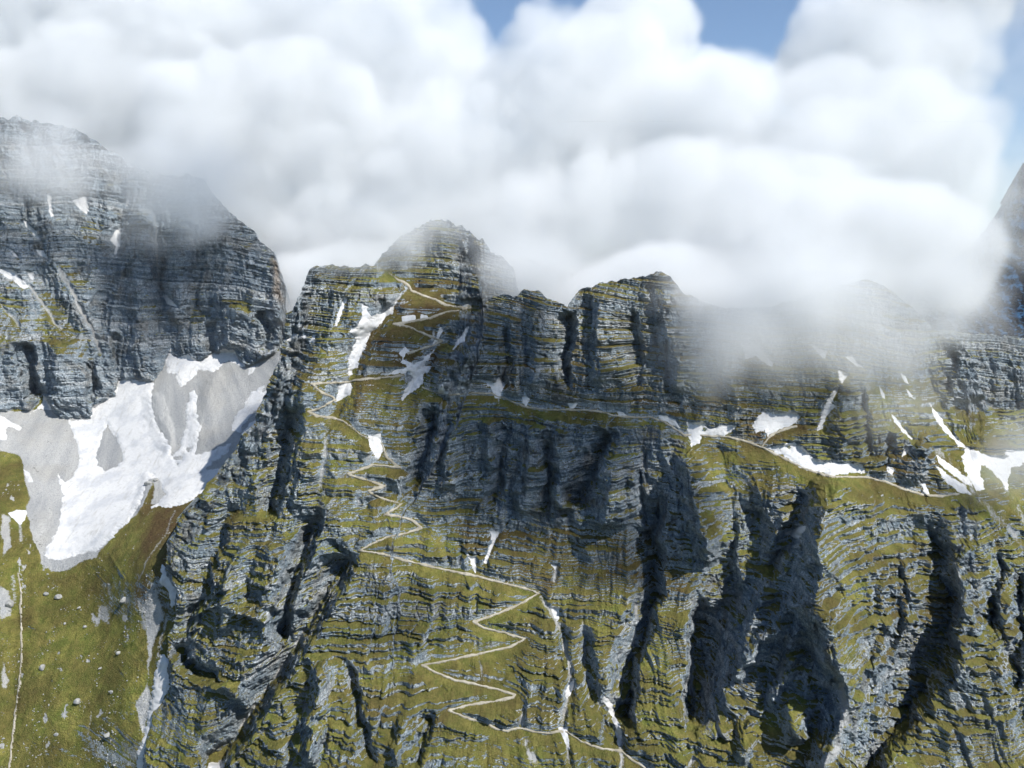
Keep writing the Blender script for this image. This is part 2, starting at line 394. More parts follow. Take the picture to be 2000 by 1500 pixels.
SCREE_BOWL = [
    (1.0, [(-200, 790), (60, 800), (180, 800), (330, 690), (470, 680), (560, 690), (545, 760), (500, 840), (440, 910), (380, 975), (300, 985), (300, 940), (280, 985), (190, 1085), (150, 1100), (135, 1110),
           (100, 1115), (80, 1100), (62, 1040), (50, 1000), (58, 960), (40, 900), (10, 880), (-60, 870), (-200, 860)]),
    (.8, [(0, 1005), (18, 1010), (22, 1070), (5, 1090)]), (.75, [(280, 1180), (310, 1150), (320, 1200), (300, 1260), (290, 1330), (284, 1240)]),
    (.65, [(190, 1180), (215, 1185), (210, 1215), (190, 1205)]), (.75, [(-10, 1140), (20, 1150), (22, 1200), (0, 1210)]), (.7, [(0, 1290), (18, 1330), (15, 1350), (0, 1345)]),
    (.75, [(265, 1370), (290, 1330), (300, 1380), (280, 1440)]), (.6, [(238, 1170), (258, 1168), (255, 1180), (238, 1182)]),
]
STREAKS_BOWL = [([(350, 985), (330, 1030), (290, 1090), (262, 1150)], .55, 5), ([(300, 1130), (292, 1200), (290, 1260)], .75, 9), ([(275, 1170), (282, 1230)], .7, 8), ([(325, 1200), (312, 1260)], .6, 8),
    ([(36, 1010), (44, 1060)], .7, 8), ([(212, 1140), (216, 1165)], .6, 6), ([(178, 1400), (170, 1440)], .55, 5), ([(25, 1120), (30, 1180)], .55, 12),
    ([(112, 515), (150, 590), (180, 640), (205, 697)], .8, 9), ([(52, 550), (90, 600), (122, 648)], .7, 8), ([(0, 590), (40, 640)], .6, 8), ([(60, 560), (70, 620)], .5, 8), ([(300, 380), (308, 500), (312, 570)], .55, 9)]
OCHRE_WALL = [(.55, [(530, 505), (541, 508), (549, 545), (553, 590), (540, 575), (533, 540)])]

# snow: label, sheet (m massif, c cirque, s summit, k cliff), outline, holes
SNOW = [
 ('great white snowfield filling the scree bowl under the rock wall', 'c', [(231,743),(266,744),(301,748),(297,769),(296,790),(304,825),(318,846),(332,874),(336,891),(350,874),(364,832),(364,797),(371,769),(381,758),(385,783),(385,807),(392,832),(388,867),(381,888),(420,877),(451,867),(448,881),(420,902),(390,924),(413,918),(441,912),(413,947),(378,975),(350,988),(297,991),(322,965),(315,945),(301,930),(287,944),(276,982),(252,1017),(224,1045),(199,1070),(171,1079),(140,1087),(115,1096),(94,1091),(87,1070),(101,1056),(115,1028),(122,982),(122,958),(112,923),(126,944),(143,930),(154,909),(156,888),(150,870),(143,846),(133,822),(175,818),(182,793),(224,776)],
    [[(210,828),(220,846),(228,858),(240,881),(238,902),(227,912),(206,923),(191,909),(189,881),(199,853)], [(340,893),(358,892),(356,898),(342,899)], [(362,873),(372,874),(368,882)], [(343,905),(350,903),(348,912)]]),
 ('snow tongue with two horns directly under the cliff at the top of the scree bowl', 'c', [(322,716),(332,682),(336,695),(367,695),(392,706),(416,692),(437,683),(458,685),(465,702),(478,713),(472,718),(448,702),(430,716),(416,727),(392,723),(378,737),(364,744),(355,758),(350,748),(343,730),(329,730)], []),
 ('tiny snow scrap tucked in the dark upper right corner of the scree bowl', 'c', [(486,720),(497,714),(498,725),(485,733)], []),
 ('ragged snow patch on the shaded right flank of the scree bowl', 'c', [(490,765),(518,751),(514,765),(532,762),(525,779),(511,793),(497,804),(483,821),(469,842),(451,842),(458,814),(476,797)], []),
 ('thin snow ribbon along the foot of the massif beside the scree bowl', 'c', [(505,812),(493,836),(472,854),(478,838)], []),
 ('snow wedge at the left frame edge on the scree below the wall', 'c', [(-40,795),(0,811),(42,837),(38,841),(10,832),(14,864),(0,857),(-40,840)], []),
 ('small white snow cone where the dark gully leaves the left rock wall', 'c', [(60,808),(72,795),(84,787),(82,769),(90,778),(101,801),(80,797)], []),
 ('rounded snow patch on the brown meadow edge left of the snowfield', 'c', [(18,1003),(31,995),(51,997),(49,1017),(38,1024),(21,1010)], []),
 ('narrow snow sliver on the turf left of the grey scree', 'c', [(46,917),(58,925),(66,941),(55,942)], []),
 ('snow patch in the gully between meadow and massif, the upper one in shadow', 'c', [(317,1102),(336,1122),(338,1140),(347,1150),(342,1178),(336,1186),(329,1150),(311,1139)], []),
 ('long dirty snow tongue down the gully between meadow and massif to the bottom edge', 'c', [(313,1280),(336,1286),(331,1311),(332,1342),(315,1374),(303,1398),(296,1430),(283,1465),(284,1510),(271,1510),(269,1475),(280,1440),(287,1409),(294,1370),(301,1325)], []),
 ('broken thin snow streak high on the wall below the mist', 'c', [(92,375),(101,376),(101,400),(105,424),(99,424),(95,400)], []),
 ('triangular snow patch on a ledge high on the banded wall', 'c', [(143,392),(171,382),(173,410),(170,420),(154,406)], []),
 ('hair thin snow line in the crack of the upper wall', 'c', [(249,371),(254,371),(251,403),(246,404)], []),
 ('hooked snow patch in the couloir at mid wall', 'c', [(227,448),(238,445),(233,480),(224,497),(226,480),(215,469)], []),
 ('slanting snow streak on the upper left wall, above its twin', 'c', [(47,431),(60,442),(72,455),(80,469),(72,464),(52,443)], []),
 ('slanting snow streak on the left wall, below a longer twin', 'c', [(71,487),(84,489),(94,505),(78,499)], []),
 ('broad snow band at the left frame edge above the grassy ramps', 'c', [(-60,520),(0,524),(24,527),(38,543),(56,560),(45,564),(21,546),(0,531),(-60,530)], []),
 ('small snow drop beside the broad band on the left wall', 'c', [(54,531),(65,532),(66,550),(58,543)], []),
 ('short snow dash close to the left frame edge of the wall', 'c', [(15,483),(23,490),(36,503),(28,500)], []),
 ('small snow patch on the wall above the grassy knoll', 'c', [(317,577),(325,577),(345,599),(329,595)], []),
 ('upright snow streak on the shaded left shoulder of the massif', 'm', [(672,581),(678,584),(669,609),(658,637),(653,638),(661,609)], []),
 ('slanting snow splinter low on the shaded left shoulder', 'm', [(561,664),(575,651),(579,653),(566,665)], []),
 ('tiny snow dot between two splinters on the left shoulder', 'm', [(587,656),(597,654),(600,663),(591,660)], []),
 ('second snow splinter on the left shoulder beside the snow dot', 'm', [(608,668),(611,654),(616,655),(612,669)], []),
 ('forked snowfield in the main gully below the summit', 'm', [(706,594),(717,600),(724,621),(745,612),(759,606),(776,587),(766,610),(741,634),(724,652),(713,677),(703,697),(699,715),(685,732),(680,736),(680,708),(685,684),(692,670),(694,659),(682,648),(699,634),(710,617)], []),
 ('lower snow patch of the main gully where the zigzag path passes', 'm', [(659,753),(685,748),(689,757),(682,771),(664,781),(652,786),(661,767)], []),
 ('flat snow patch lying along the upper path under the summit', 'm', [(783,617),(811,615),(811,624),(787,631)], []),
 ('small snow wedge on the upper path right of a larger flat patch', 'm', [(822,614),(832,616),(836,620),(820,625)], []),
 ('cross shaped snow patch below the hairpin of the upper path', 'm', [(790,671),(796,683),(801,687),(792,690),(790,701),(811,715),(804,722),(783,708),(785,697),(780,690),(787,680)], []),
 ('long branching snow streak filling the second gully', 'm', [(846,685),(836,704),(818,720),(846,715),(829,732),(825,750),(801,767),(783,785),(790,767),(797,750),(808,736),(797,728),(769,729),(755,734),(773,722),(804,718)], []),
 ('narrow snow blade at the top of the rocky rib', 'm', [(915,638),(908,666),(888,680),(884,683),(902,652)], []),
 ('pale dirty snow strip in the hollow below the dark tower', 'm', [(860,638),(852,659),(845,672),(853,668),(866,645)], []),
 ('forked snow patch at the foot of the shaded cliff above the traverse path', 'm', [(941,741),(958,745),(965,752),(974,739),(988,750),(979,767),(978,778),(969,776),(958,757)], []),
 ('small upright snow patch on the traverse path below the pillars', 'm', [(1020,774),(1025,772),(1034,780),(1028,795),(1021,788)], []),
 ('bowl shaped snow patch on the traverse path under the notch', 'm', [(1109,788),(1130,787),(1121,797),(1112,796)], []),
 ('snow lip with a long tail where the traverse path starts', 'm', [(857,752),(864,751),(869,764),(886,772),(855,768)], []),
 ('tiny flat snow scrap above the start of the traverse path', 'm', [(899,755),(913,755),(911,760),(902,759)], []),
 ('shield shaped snow patch on the sunny slope crossed by the zigzag path', 'm', [(720,851),(731,850),(743,848),(745,865),(752,876),(742,890),(738,898),(727,886),(722,869)], []),
 ('snow patch with a curved tail under the big cliff', 'm', [(959,1038),(977,1039),(967,1060),(957,1080),(951,1100),(945,1100),(952,1077),(960,1060)], []),
 ('Y shaped snow patch above the long straight leg of the path', 'm', [(905,1073),(917,1085),(930,1086),(929,1123),(923,1110),(917,1093)], []),
 ('small snow knob in the shade right of the path', 'm', [(1077,1103),(1089,1104),(1084,1113)], []),
 ('snow patch at the top of the runnel right of the path hairpin', 'm', [(1071,1183),(1092,1186),(1092,1208),(1088,1214),(1080,1200)], []),
 ('slim snow crescent in the runnel right of the lower hairpins', 'm', [(1121,1326),(1119,1347),(1108,1364),(1104,1360),(1108,1343)], []),
 ('long curved snow strip in the lower right runnel', 'm', [(1180,1357),(1193,1370),(1203,1400),(1213,1427),(1214,1458),(1207,1457),(1200,1413),(1190,1390),(1177,1367)], []),
 ('snow patch straddling the lowest leg of the path', 'm', [(1091,1421),(1108,1422),(1110,1447),(1113,1470),(1105,1453)], []),
 ('small snow wedge on the traverse path under the dark cliff', 'm', [(1205,803),(1213,803),(1225,812),(1208,812)], []),
 ('snow strip along the traverse path just left of the broken patch', 'm', [(1286,811),(1304,813),(1320,820),(1328,836),(1312,828),(1292,820)], []),
 ('broken lacy snow patch with rocks poking through on the traverse', 'm', [(1342,826),(1376,826),(1388,840),(1404,832),(1440,832),(1428,840),(1416,852),(1388,848),(1372,848),(1366,864),(1350,872),(1344,852)], [[(1372,834),(1382,836),(1378,844),(1370,842)]]),
 ('broad snowfield in the hollow under the dark slabs', 'm', [(1468,830),(1488,804),(1532,808),(1544,804),(1566,812),(1548,832),(1520,840),(1500,852),(1494,838),(1476,848)], []),
 ('long boat shaped snowfield at the foot of the ribbed buttress', 'm', [(1500,876),(1532,868),(1552,864),(1572,880),(1596,900),(1632,904),(1676,904),(1690,916),(1688,924),(1652,924),(1624,929),(1592,918),(1560,912),(1540,896)], [[(1536,872),(1546,873),(1543,880)]]),
 ('steep snow streak left of the ribbed buttress', 'm', [(1634,756),(1640,758),(1622,788),(1634,794),(1616,808),(1606,836),(1596,843),(1604,812),(1616,780)], []),
 ('veiled snow patch on the slope under the cloud, broadest there', 'm', [(1448,672),(1484,672),(1496,692),(1514,708),(1508,716),(1476,696),(1456,700)], []),
 ('small veiled snow patch right of the broad one under the cloud', 'm', [(1584,672),(1616,686),(1610,700),(1600,692)], []),
 ('faint snow streak in the mist above the steep streak', 'm', [(1652,697),(1664,694),(1674,708),(1686,718),(1670,714)], []),
 ('faint short snow patch in the mist at the top of the steep streak', 'm', [(1638,724),(1656,732),(1645,749),(1638,738)], []),
 ('snow splinter on the misty grass above the curved streak', 'm', [(1717,755),(1723,762),(1730,781),(1723,776)], []),
 ('curved snow streak along the grass edge right of the buttress', 'm', [(1741,809),(1760,830),(1781,857),(1764,846),(1748,824)], []),
 ('thin misty snow dash high on the right grass slope', 'm', [(1759,729),(1768,735),(1776,751),(1767,747)], []),
 ('thin misty snow dash below another on the right grass slope', 'm', [(1771,761),(1778,768),(1787,781),(1776,774)], []),
 ('long narrow snow couloir coming down to the right snowfield', 'm', [(1816,789),(1826,800),(1842,824),(1858,846),(1886,873),(1874,872),(1848,848),(1824,812)], []),
 ('wide snowfield with fingers at the right frame edge', 'm', [(1882,874),(1908,880),(1932,890),(1964,892),(1964,882),(1984,880),(2060,898),(2060,912),(2000,905),(1975,915),(1966,954),(1940,922),(1916,906),(1914,918),(1924,956),(1908,958),(1892,936),(1880,902)], []),
 ('upper of two slanting snow fingers on the right slope', 'm', [(1823,882),(1848,902),(1893,936),(1901,953),(1876,940),(1836,906)], []),
 ('lower of two slanting snow fingers on the right slope', 'm', [(1823,903),(1856,931),(1884,947),(1897,967),(1872,960),(1843,936)], []),
 ('small snow leaf above the black rock block', 'm', [(1766,876),(1776,871),(1771,888),(1761,892)], []),
 ('small snow patch left of the black rock block', 'm', [(1731,909),(1746,915),(1743,929),(1733,921)], []),
 ('snow spill on the path under the black rock block', 'm', [(1796,945),(1808,943),(1815,967),(1799,967),(1804,956)], []),
 ('bluish snow patch deep in the shaded ravine', 'm', [(1533,1042),(1552,1033),(1572,1024),(1575,1031),(1566,1044),(1556,1052),(1546,1047)], []),
 ('small snow fan at the foot of the far right cliff', 'k', [(1918,780),(1948,796),(1944,807),(1930,798)], []),
 ('snow corner on the bottom edge among the lower left crags', 'm', [(408,1490),(434,1483),(438,1515),(404,1515)], []),
]
PATHS = [
 ('footpath', 'pale zigzag path descending from the misty summit to the gully', 'm', [(759,533),(776,545),(797,557),(804,568),(825,577),(850,585),(868,594),(885,598),(920,603),(899,606),(871,610),(836,622),(801,629),(769,633),(797,638),(832,654),(862,666),(843,676),(808,687),(797,690)], 2.4),
 ('footpath', 'narrow upper hairpin path crossing the lower gully snow', 'm', [(790,733),(741,739),(710,741),(678,746),(640,748),(608,750),(629,767),(650,776),(656,782),(647,785),(622,799),(601,804),(619,813),(650,816),(671,823),(689,837),(706,850),(720,856)], 2.5),
 ('footpath', 'long pale zigzag path down the sunny grass slope to the bottom', 'm', [(745,866),(757,896),(782,914),(754,910),(728,908),(705,917),(679,926),(705,935),(733,943),(752,950),(733,954),(719,959),(733,968),(757,977),(785,984),(768,996),(750,1005),(775,1008),(803,1015),(824,1031),(796,1041),(754,1050),(729,1061),(701,1075),(747,1082),(796,1096),(838,1106),(880,1115),(929,1125),(978,1138),(1020,1148),(1052,1159),(1013,1181),(971,1199),(925,1215),(946,1227),(985,1236),(1025,1248),(995,1264),(950,1274),(915,1281),(862,1293),(824,1299),(850,1313),(887,1328),(933,1337),(973,1347),(1007,1357),(1000,1363),(967,1370),(927,1375),(897,1382),(877,1388),(907,1400),(947,1412),(967,1422),(990,1428),(1013,1422),(1047,1430),(1070,1433),(1090,1428),(1110,1431),(1133,1447),(1173,1462),(1213,1467),(1233,1483),(1267,1505),(1290,1530)], 2.8),
 ('footpath', 'level traverse path cutting across the face below the shaded cliffs', 'm', [(825,757),(850,766),(878,771),(920,768),(958,769),(990,780),(1025,795),(1067,801),(1109,800),(1165,803),(1200,812),(1224,815),(1272,816),(1296,824),(1336,850),(1372,851),(1424,854),(1464,864),(1496,878),(1540,900),(1572,916),(1620,931),(1692,932),(1732,942),(1768,956),(1800,966),(1840,970),(1872,964)], 2.1),
 ('footpath', 'short stony path spur between the two right snowfields', 'm', [(1486,874),(1504,852),(1532,838),(1556,832)], 3.0),
 ('footpath', 'faint straight track down the left meadow', 'c', [(35,1120),(42,1160),(40,1185),(42,1220),(42,1290),(38,1342),(30,1395),(24,1447),(17,1515)], 2.4),
]
BOULDERS = [
 (115, 1167, 8, 'large upright boulder, dark on one side, below the snowfield tip'), (84, 1304, 7, 'flat pale boulder beside the meadow track'), (233, 1276, 4.5, 'round pale boulder near the gully at mid meadow'),
 (219, 1351, 4, 'small round boulder low on the right of the meadow'), (211, 1436, 6.5, 'broad pale boulder on the lower meadow near the gully snow'), (152, 1370, 7, 'wide low boulder in the lower middle of the meadow'),
 (243, 1171, 7, 'flat pale slab boulder on the brown upper slope'), (91, 1160, 5, 'pale boulder just left of the large upright one'), (196, 1306, 3.5, 'little pale boulder in the centre of the meadow'),
 (166, 1225, 3.8, 'small boulder alone below the bare stony patch'), (154, 1188, 4, 'small pale boulder between upright boulder and stony patch'), (110, 1435, 4, 'small pale boulder at the bottom of the dark green turf'),
 (20, 1180, 9, 'big pale outcrop boulder at the left frame edge'), (290, 945, 7, 'rock sticking out of the snowfield rim at its grassy island'), (305, 938, 5, 'smaller rock on the grassy island in the snowfield'),
]

# clouds: pixel centre, depth, half sizes in px, half depth in m, weight, raggedness
CLOUD_BLOBS = [
    (-60, 20, 1550, 330, 300, 150, 1, .45), (200, 60, 1520, 330, 250, 150, 1, .45), (420, 130, 1467, 330, 260, 150, 1, .45), (560, 330, 1317, 300, 250, 150, 1, .45), (640, 120, 1475, 285, 270, 150, 1, .45),
    (770, 170, 1423, 195, 215, 150, 1, .45), (890, 400, 1266, 330, 215, 150, 1, .45), (700, 480, 1290, 260, 190, 150, 1, .45), (250, 250, 1377, 330, 200, 150, 1, .45), (480, 430, 1340, 240, 200, 150, 1, .45),
    (985, 375, 1320, 230, 160, 150, 1, .45), (1205, 105, 1446, 120, 115, 150, 1, .45), (1260, 60, 1459, 100, 90, 150, 1, .45), (1160, 280, 1307, 260, 230, 150, 1, .45), (1150, 480, 1159, 300, 190, 150, 1, .45),
    (1400, 275, 1298, 260, 172, 150, 1, .45), (1400, 460, 1141, 280, 210, 150, 1, .45), (1600, 322, 1235, 260, 208, 150, 1, .45), (1730, 150, 1347, 210, 190, 150, 1, .45), (1790, 60, 1415, 150, 120, 150, 1, .45),
    (1745, 330, 1212, 185, 210, 150, 1, .45), (1620, 500, 1085, 260, 180, 150, 1, .45), (1740, 500, 1085, 165, 150, 150, 1, .45),
    (900, 610, 1166, 420, 160, 200, 1.6, .3), (1350, 610, 1107, 420, 160, 200, 1.6, .3), (660, 640, 1330, 260, 200, 200, 1.6, .3),
    # mist on the crest
    (1380, 580, 770, 150, 115, 60, 3.04, .8), (1490, 590, 750, 200, 150, 70, 3.50, .8), (1640, 570, 745, 220, 165, 80, 3.50, .75), (1790, 570, 760, 200, 160, 80, 3.33, .8), (1890, 590, 790, 130, 130, 60, 1.98, .9),
    (1400, 680, 712, 180, 120, 45, 1.67, 1.0), (1560, 690, 715, 190, 100, 40, 1.22, 1.0), (1720, 690, 705, 230, 120, 45, 1.67, 1.0), (1800, 790, 690, 210, 110, 35, 0.68, 1.1), (1310, 590, 770, 100, 90, 40, 0.99, 1.0),
    (765, 470, 815, 160, 105, 45, 3.96, .8), (690, 500, 785, 160, 70, 40, 1.48, 1.0), (1000, 540, 850, 150, 100, 50, 2.17, .9), (860, 430, 860, 170, 110, 40, 2.37, .85),
    (150, 320, 1040, 220, 110, 60, 1.98, 1.0), (270, 330, 1040, 200, 120, 60, 3.36, .9), (380, 370, 1030, 180, 115, 60, 3.57, .85), (450, 400, 1040, 120, 80, 50, 1.38, .9), (130, 250, 1100, 200, 75, 60, 1.78, 1.0), (280, 455, 1020, 110, 60, 40, 0.80, 1.1),
    (1995, 880, 680, 110, 110, 30, 1.52, .95), (1970, 990, 640, 140, 120, 30, 0.91, 1.0), (1880, 1070, 620, 120, 100, 30, 0.61, 1.1), (1925, 560, 1100, 80, 90, 60, 0.61, 1.0), (1985, 650, 1050, 80, 50, 40, 0.61, 1.0),
    (1985, 110, 1400, 100, 190, 80, 0.68, .8), (1990, 270, 1300, 80, 150, 80, 0.46, .9), (1985, 400, 1250, 60, 110, 60, 0.30, 1.0),
    (1965, 420, 1250, 75, 130, 60, 1.03, .8), (1990, 330, 1300, 60, 60, 60, 0.57, .9),
]
SHADOW_BLOBS = [(300, 510, 228, 155, 100, 90, 1.3), (215, 570, 275, 105, 88, 68, 1.2), (420, 440, 205, 90, 60, 55, .9), (-88, 822, 460, 130, 120, 80, .5), (256, 364, 208, 70, 55, 36, .4)]  # unseen clouds added above the view, towards the sun, to shade the rock faces
RIBS_SUMMIT = [([(850, 430), (870, 480), (900, 560)], 14, 40, 26), ([(800, 460), (790, 520), (770, 600)], 9, 30, 30), ([(825, 450), (830, 560)], -8, 18, 18), ([(930, 470), (950, 560)], 10, 30, 24), ([(905, 460), (925, 560)], -9, 20, 16)]


# ------------------------------------------------------------------ helpers to make objects
def new_obj(name, verts, faces, mat, attrs=None, smooth=True, **props):
    me = bpy.data.meshes.new(name)
    verts = np.asarray(verts, np.float32).reshape(-1, 3); faces = np.asarray(faces, np.int32)
    n = faces.shape[1]
    me.vertices.add(len(verts)); me.vertices.foreach_set('co', verts.ravel())
    me.loops.add(faces.size); me.loops.foreach_set('vertex_index', faces.ravel())
    me.polygons.add(len(faces))
    me.polygons.foreach_set('loop_start', np.arange(0, faces.size, n, dtype=np.int32))
    if smooth: me.polygons.foreach_set('use_smooth', np.ones(len(faces), bool))
    for k, a in (attrs or {}).items():
        at_ = me.attributes.new(k, 'FLOAT', 'POINT')
        at_.data.foreach_set('value', np.asarray(a, np.float32).ravel())
    me.update(calc_edges=True)
    me.materials.append(mat)
    o = bpy.data.objects.new(name, me)
    COL.objects.link(o)
    for k, v in props.items(): o[k] = v
    return o

def grid_faces(nr, nc):
    i = np.arange(nr * nc, dtype=np.int32).reshape(nr, nc)
    return np.stack([i[:-1, :-1], i[1:, :-1], i[1:, 1:], i[:-1, 1:]], -1).reshape(-1, 4)

def grid_normals(P):
    du = np.empty_like(P); dv = np.empty_like(P)
    du[:, 1:-1] = P[:, 2:] - P[:, :-2]; du[:, 0] = P[:, 1] - P[:, 0]; du[:, -1] = P[:, -1] - P[:, -2]
    dv[1:-1] = P[2:] - P[:-2]; dv[0] = P[1] - P[0]; dv[-1] = P[-1] - P[-2]
    n = np.cross(dv, du)
    n /= np.linalg.norm(n, axis=-1, keepdims=True) + 1e-9
    return n

# ------------------------------------------------------------------ materials
def mat_new(name):
    m = bpy.data.materials.new(name); m.use_nodes = True
    nt = m.node_tree; nt.nodes.clear()
    out = nt.nodes.new('ShaderNodeOutputMaterial')
    return m, nt, out

class NB:
    """small node builder"""
    def __init__(s, nt): s.nt = nt
    def n(s, t, **kw):
        x = s.nt.nodes.new(t)
        for k, v in kw.items(): setattr(x, k, v)
        return x
    def link(s, a, b): s.nt.links.new(a, b)
    def val(s, sock, v):
        if hasattr(v, 'is_linked') or isinstance(v, bpy.types.NodeSocket): s.link(v, sock)
        else: sock.default_value = v
    def attr(s, name): return s.n('ShaderNodeAttribute', attribute_name=name).outputs['Fac']
    def math(s, op, a, b=0.0, c=0.0, clamp=False):
        x = s.n('ShaderNodeMath', operation=op, use_clamp=clamp)
        for i, v in enumerate((a, b, c)): s.val(x.inputs[i], v)
        return x.outputs[0]
    def mix(s, f, a, b):
        x = s.n('ShaderNodeMix', data_type='RGBA')
        s.val(x.inputs[0], f); s.val(x.inputs[6], a); s.val(x.inputs[7], b)
        return x.outputs[2]
    def noise(s, vec, scale, detail=4.0, rough=.55):
        x = s.n('ShaderNodeTexNoise'); s.link(vec, x.inputs['Vector'])
        x.inputs['Scale'].default_value = scale; x.inputs['Detail'].default_value = detail; x.inputs['Roughness'].default_value = rough
        return x.outputs['Fac']
    def ramp(s, f, a, b):
        x = s.n('ShaderNodeMapRange', interpolation_type='SMOOTHSTEP'); s.val(x.inputs[0], f)
        x.inputs[1].default_value = a; x.inputs[2].default_value = b
        return x.outputs[0]
    def scaled(s, vec, v):
        x = s.n('ShaderNodeVectorMath', operation='MULTIPLY'); s.link(vec, x.inputs[0]); x.inputs[1].default_value = v
        return x.outputs[0]

def c4(r, g, b): return (r, g, b, 1.0)

def terrain_material(name):
    m, nt, out = mat_new(name); b = NB(nt)
    pos = b.n('ShaderNodeNewGeometry').outputs['Position']
    n_big = b.noise(pos, 0.016, 4)
    n_mid = b.noise(pos, 0.11, 5, .6)
    n_fin = b.noise(pos, 0.55, 5, .65)
    n_spk = b.noise(pos, 1.6, 3, .7)
    vo = b.n('ShaderNodeTexVoronoi', feature='DISTANCE_TO_EDGE')
    wob = b.n('ShaderNodeVectorMath', operation='MULTIPLY_ADD')
    nv = b.n('ShaderNodeTexNoise'); b.link(pos, nv.inputs['Vector']); nv.inputs['Scale'].default_value = .35; nv.inputs['Detail'].default_value = 3
    b.link(nv.outputs['Color'], wob.inputs[0]); wob.inputs[1].default_value = (1.6, 1.6, 1.2); b.link(b.scaled(pos, (.30, .22, .60)), wob.inputs[2])
    b.link(wob.outputs[0], vo.inputs['Vector']); vo.inputs['Scale'].default_value = 1.0
    block = b.ramp(vo.outputs['Distance'], .0, .09)
    strat = b.noise(b.scaled(pos, (0.03, 0.03, 0.9)), 1.0, 4, .6)
    streak = b.noise(b.scaled(pos, (0.35, 0.35, 0.03)), 1.0, 4, .6)
    vj = b.n('ShaderNodeTexVoronoi', feature='DISTANCE_TO_EDGE'); vj.inputs['Scale'].default_value = 1.0
    wj = b.n('ShaderNodeVectorMath', operation='MULTIPLY_ADD'); b.link(nv.outputs['Color'], wj.inputs[0]); wj.inputs[1].default_value = (.9, .9, .7); b.link(b.scaled(pos, (.62, .20, .26)), wj.inputs[2])
    b.link(wj.outputs[0], vj.inputs['Vector'])
    joint = b.ramp(vj.outputs['Distance'], .0, .11)
    block = b.math('MULTIPLY', block, joint)
    # limestone
    rock = b.mix(b.ramp(n_mid, .32, .68), c4(*ROCK_A), c4(*ROCK_B))
    rock = b.mix(b.math('MULTIPLY', b.ramp(b.attr('bed'), .55, .15), .6), rock, c4(*ROCK_C))
    rock = b.mix(b.math('MULTIPLY', b.ramp(b.attr('bed'), .5, .95), .75), rock, c4(.66, .69, .71))
    rock = b.mix(b.math('MULTIPLY', b.ramp(strat, .42, .62), .35), rock, c4(*ROCK_C))
    rock = b.mix(b.math('MULTIPLY', b.ramp(streak, .52, .75), .5), rock, c4(*ROCK_D))
    rock = b.mix(b.math('MULTIPLY', b.ramp(n_spk, .55, .75), .45), rock, c4(*ROCK_D))
    rock = b.mix(b.math('MULTIPLY', b.ramp(b.noise(pos, .035, 5, .6), .5, .66), .55), rock, c4(.245, .225, .19))
    rock = b.mix(b.math('MULTIPLY', b.ramp(b.noise(b.scaled(pos, (.16, .16, .02)), 1.0, 4, .6), .55, .72), .6), rock, c4(.075, .09, .105))
    rock = b.mix(b.math('MULTIPLY_ADD', block, -.5, .5), rock, c4(.05, .065, .08))
    rock = b.mix(b.attr('ochre'), rock, c4(.30, .20, .11))
    # scree
    scree = b.mix(b.attr('tone'), c4(.31, .325, .34), c4(.47, .475, .47))
    scree = b.mix(b.math('MULTIPLY', b.ramp(n_fin, .48, .68), .45), scree, c4(.19, .20, .205))
    scree = b.mix(b.math('MULTIPLY', b.ramp(n_spk, .52, .68), .7), scree, c4(.12, .13, .14))
    scree = b.mix(b.math('MULTIPLY', b.ramp(b.noise(pos, 2.4, 3, .7), .58, .72), .6), scree, c4(.55, .55, .54))
    scree = b.mix(b.math('MULTIPLY', b.ramp(n_big, .45, .65), .25), scree, c4(.33, .31, .265))
    # alpine turf
    g = b.mix(b.ramp(n_mid, .3, .7), c4(*GRASS_A), c4(*GRASS_B))
    g = b.mix(b.math('MULTIPLY', b.ramp(n_fin, .5, .75), .6), g, c4(*GRASS_C))
    g = b.mix(b.math('MULTIPLY', b.ramp(n_spk, .50, .66), .75), g, c4(.030, .034, .011))
    g = b.mix(b.math('MULTIPLY', b.ramp(b.noise(pos, .9, 4, .7), .56, .72), .7), g, c4(.25, .215, .10))
    g = b.mix(b.math('MULTIPLY', b.ramp(n_big, .42, .62), .45), g, c4(.070, .058, .024))
    g = b.mix(b.math('MULTIPLY', b.ramp(b.noise(b.scaled(pos, (1.0, .45, .45)), .22, 5, .7), .52, .72), .6), g, c4(.052, .060, .014))
    br = b.mix(b.ramp(n_fin, .35, .7), c4(.060, .040, .020), c4(.125, .085, .042))
    turf = b.mix(b.attr('brown'), g, br)
    # blend: the masks carry the layout, noise breaks their edges
    e = b.math('MULTIPLY_ADD', b.math('SUBTRACT', n_fin, .5), 1.5, b.math('MULTIPLY', b.math('SUBTRACT', n_spk, .5), .8))
    gm = b.ramp(b.math('ADD', b.attr('grass'), e), .38, .62)
    sm = b.ramp(b.math('ADD', b.attr('scree'), b.math('MULTIPLY', e, .8)), .35, .65)
    colr = b.mix(gm, rock, turf)
    colr = b.mix(sm, colr, scree)
    bsdf = b.n('ShaderNodeBsdfPrincipled')
    b.link(colr, bsdf.inputs['Base Color'])
    bsdf.inputs['Roughness'].default_value = 0.95
    bsdf.inputs['Specular IOR Level'].default_value = 0.12
    hgt = b.math('ADD', b.math('MULTIPLY_ADD', block, .45, b.math('MULTIPLY', n_fin, 1.1)), b.math('MULTIPLY', n_spk, .6))
    rough_amt = b.math('MULTIPLY_ADD', sm, -.15, b.math('MULTIPLY_ADD', gm, -.15, 1.0))
    bump = b.n('ShaderNodeBump'); bump.inputs['Distance'].default_value = 1.7
    b.link(b.math('MULTIPLY', rough_amt, .9), bump.inputs['Strength']); b.link(hgt, bump.inputs['Height'])
    b.link(bump.outputs[0], bsdf.inputs['Normal'])
    b.link(bsdf.outputs[0], out.inputs['Surface'])
    return m

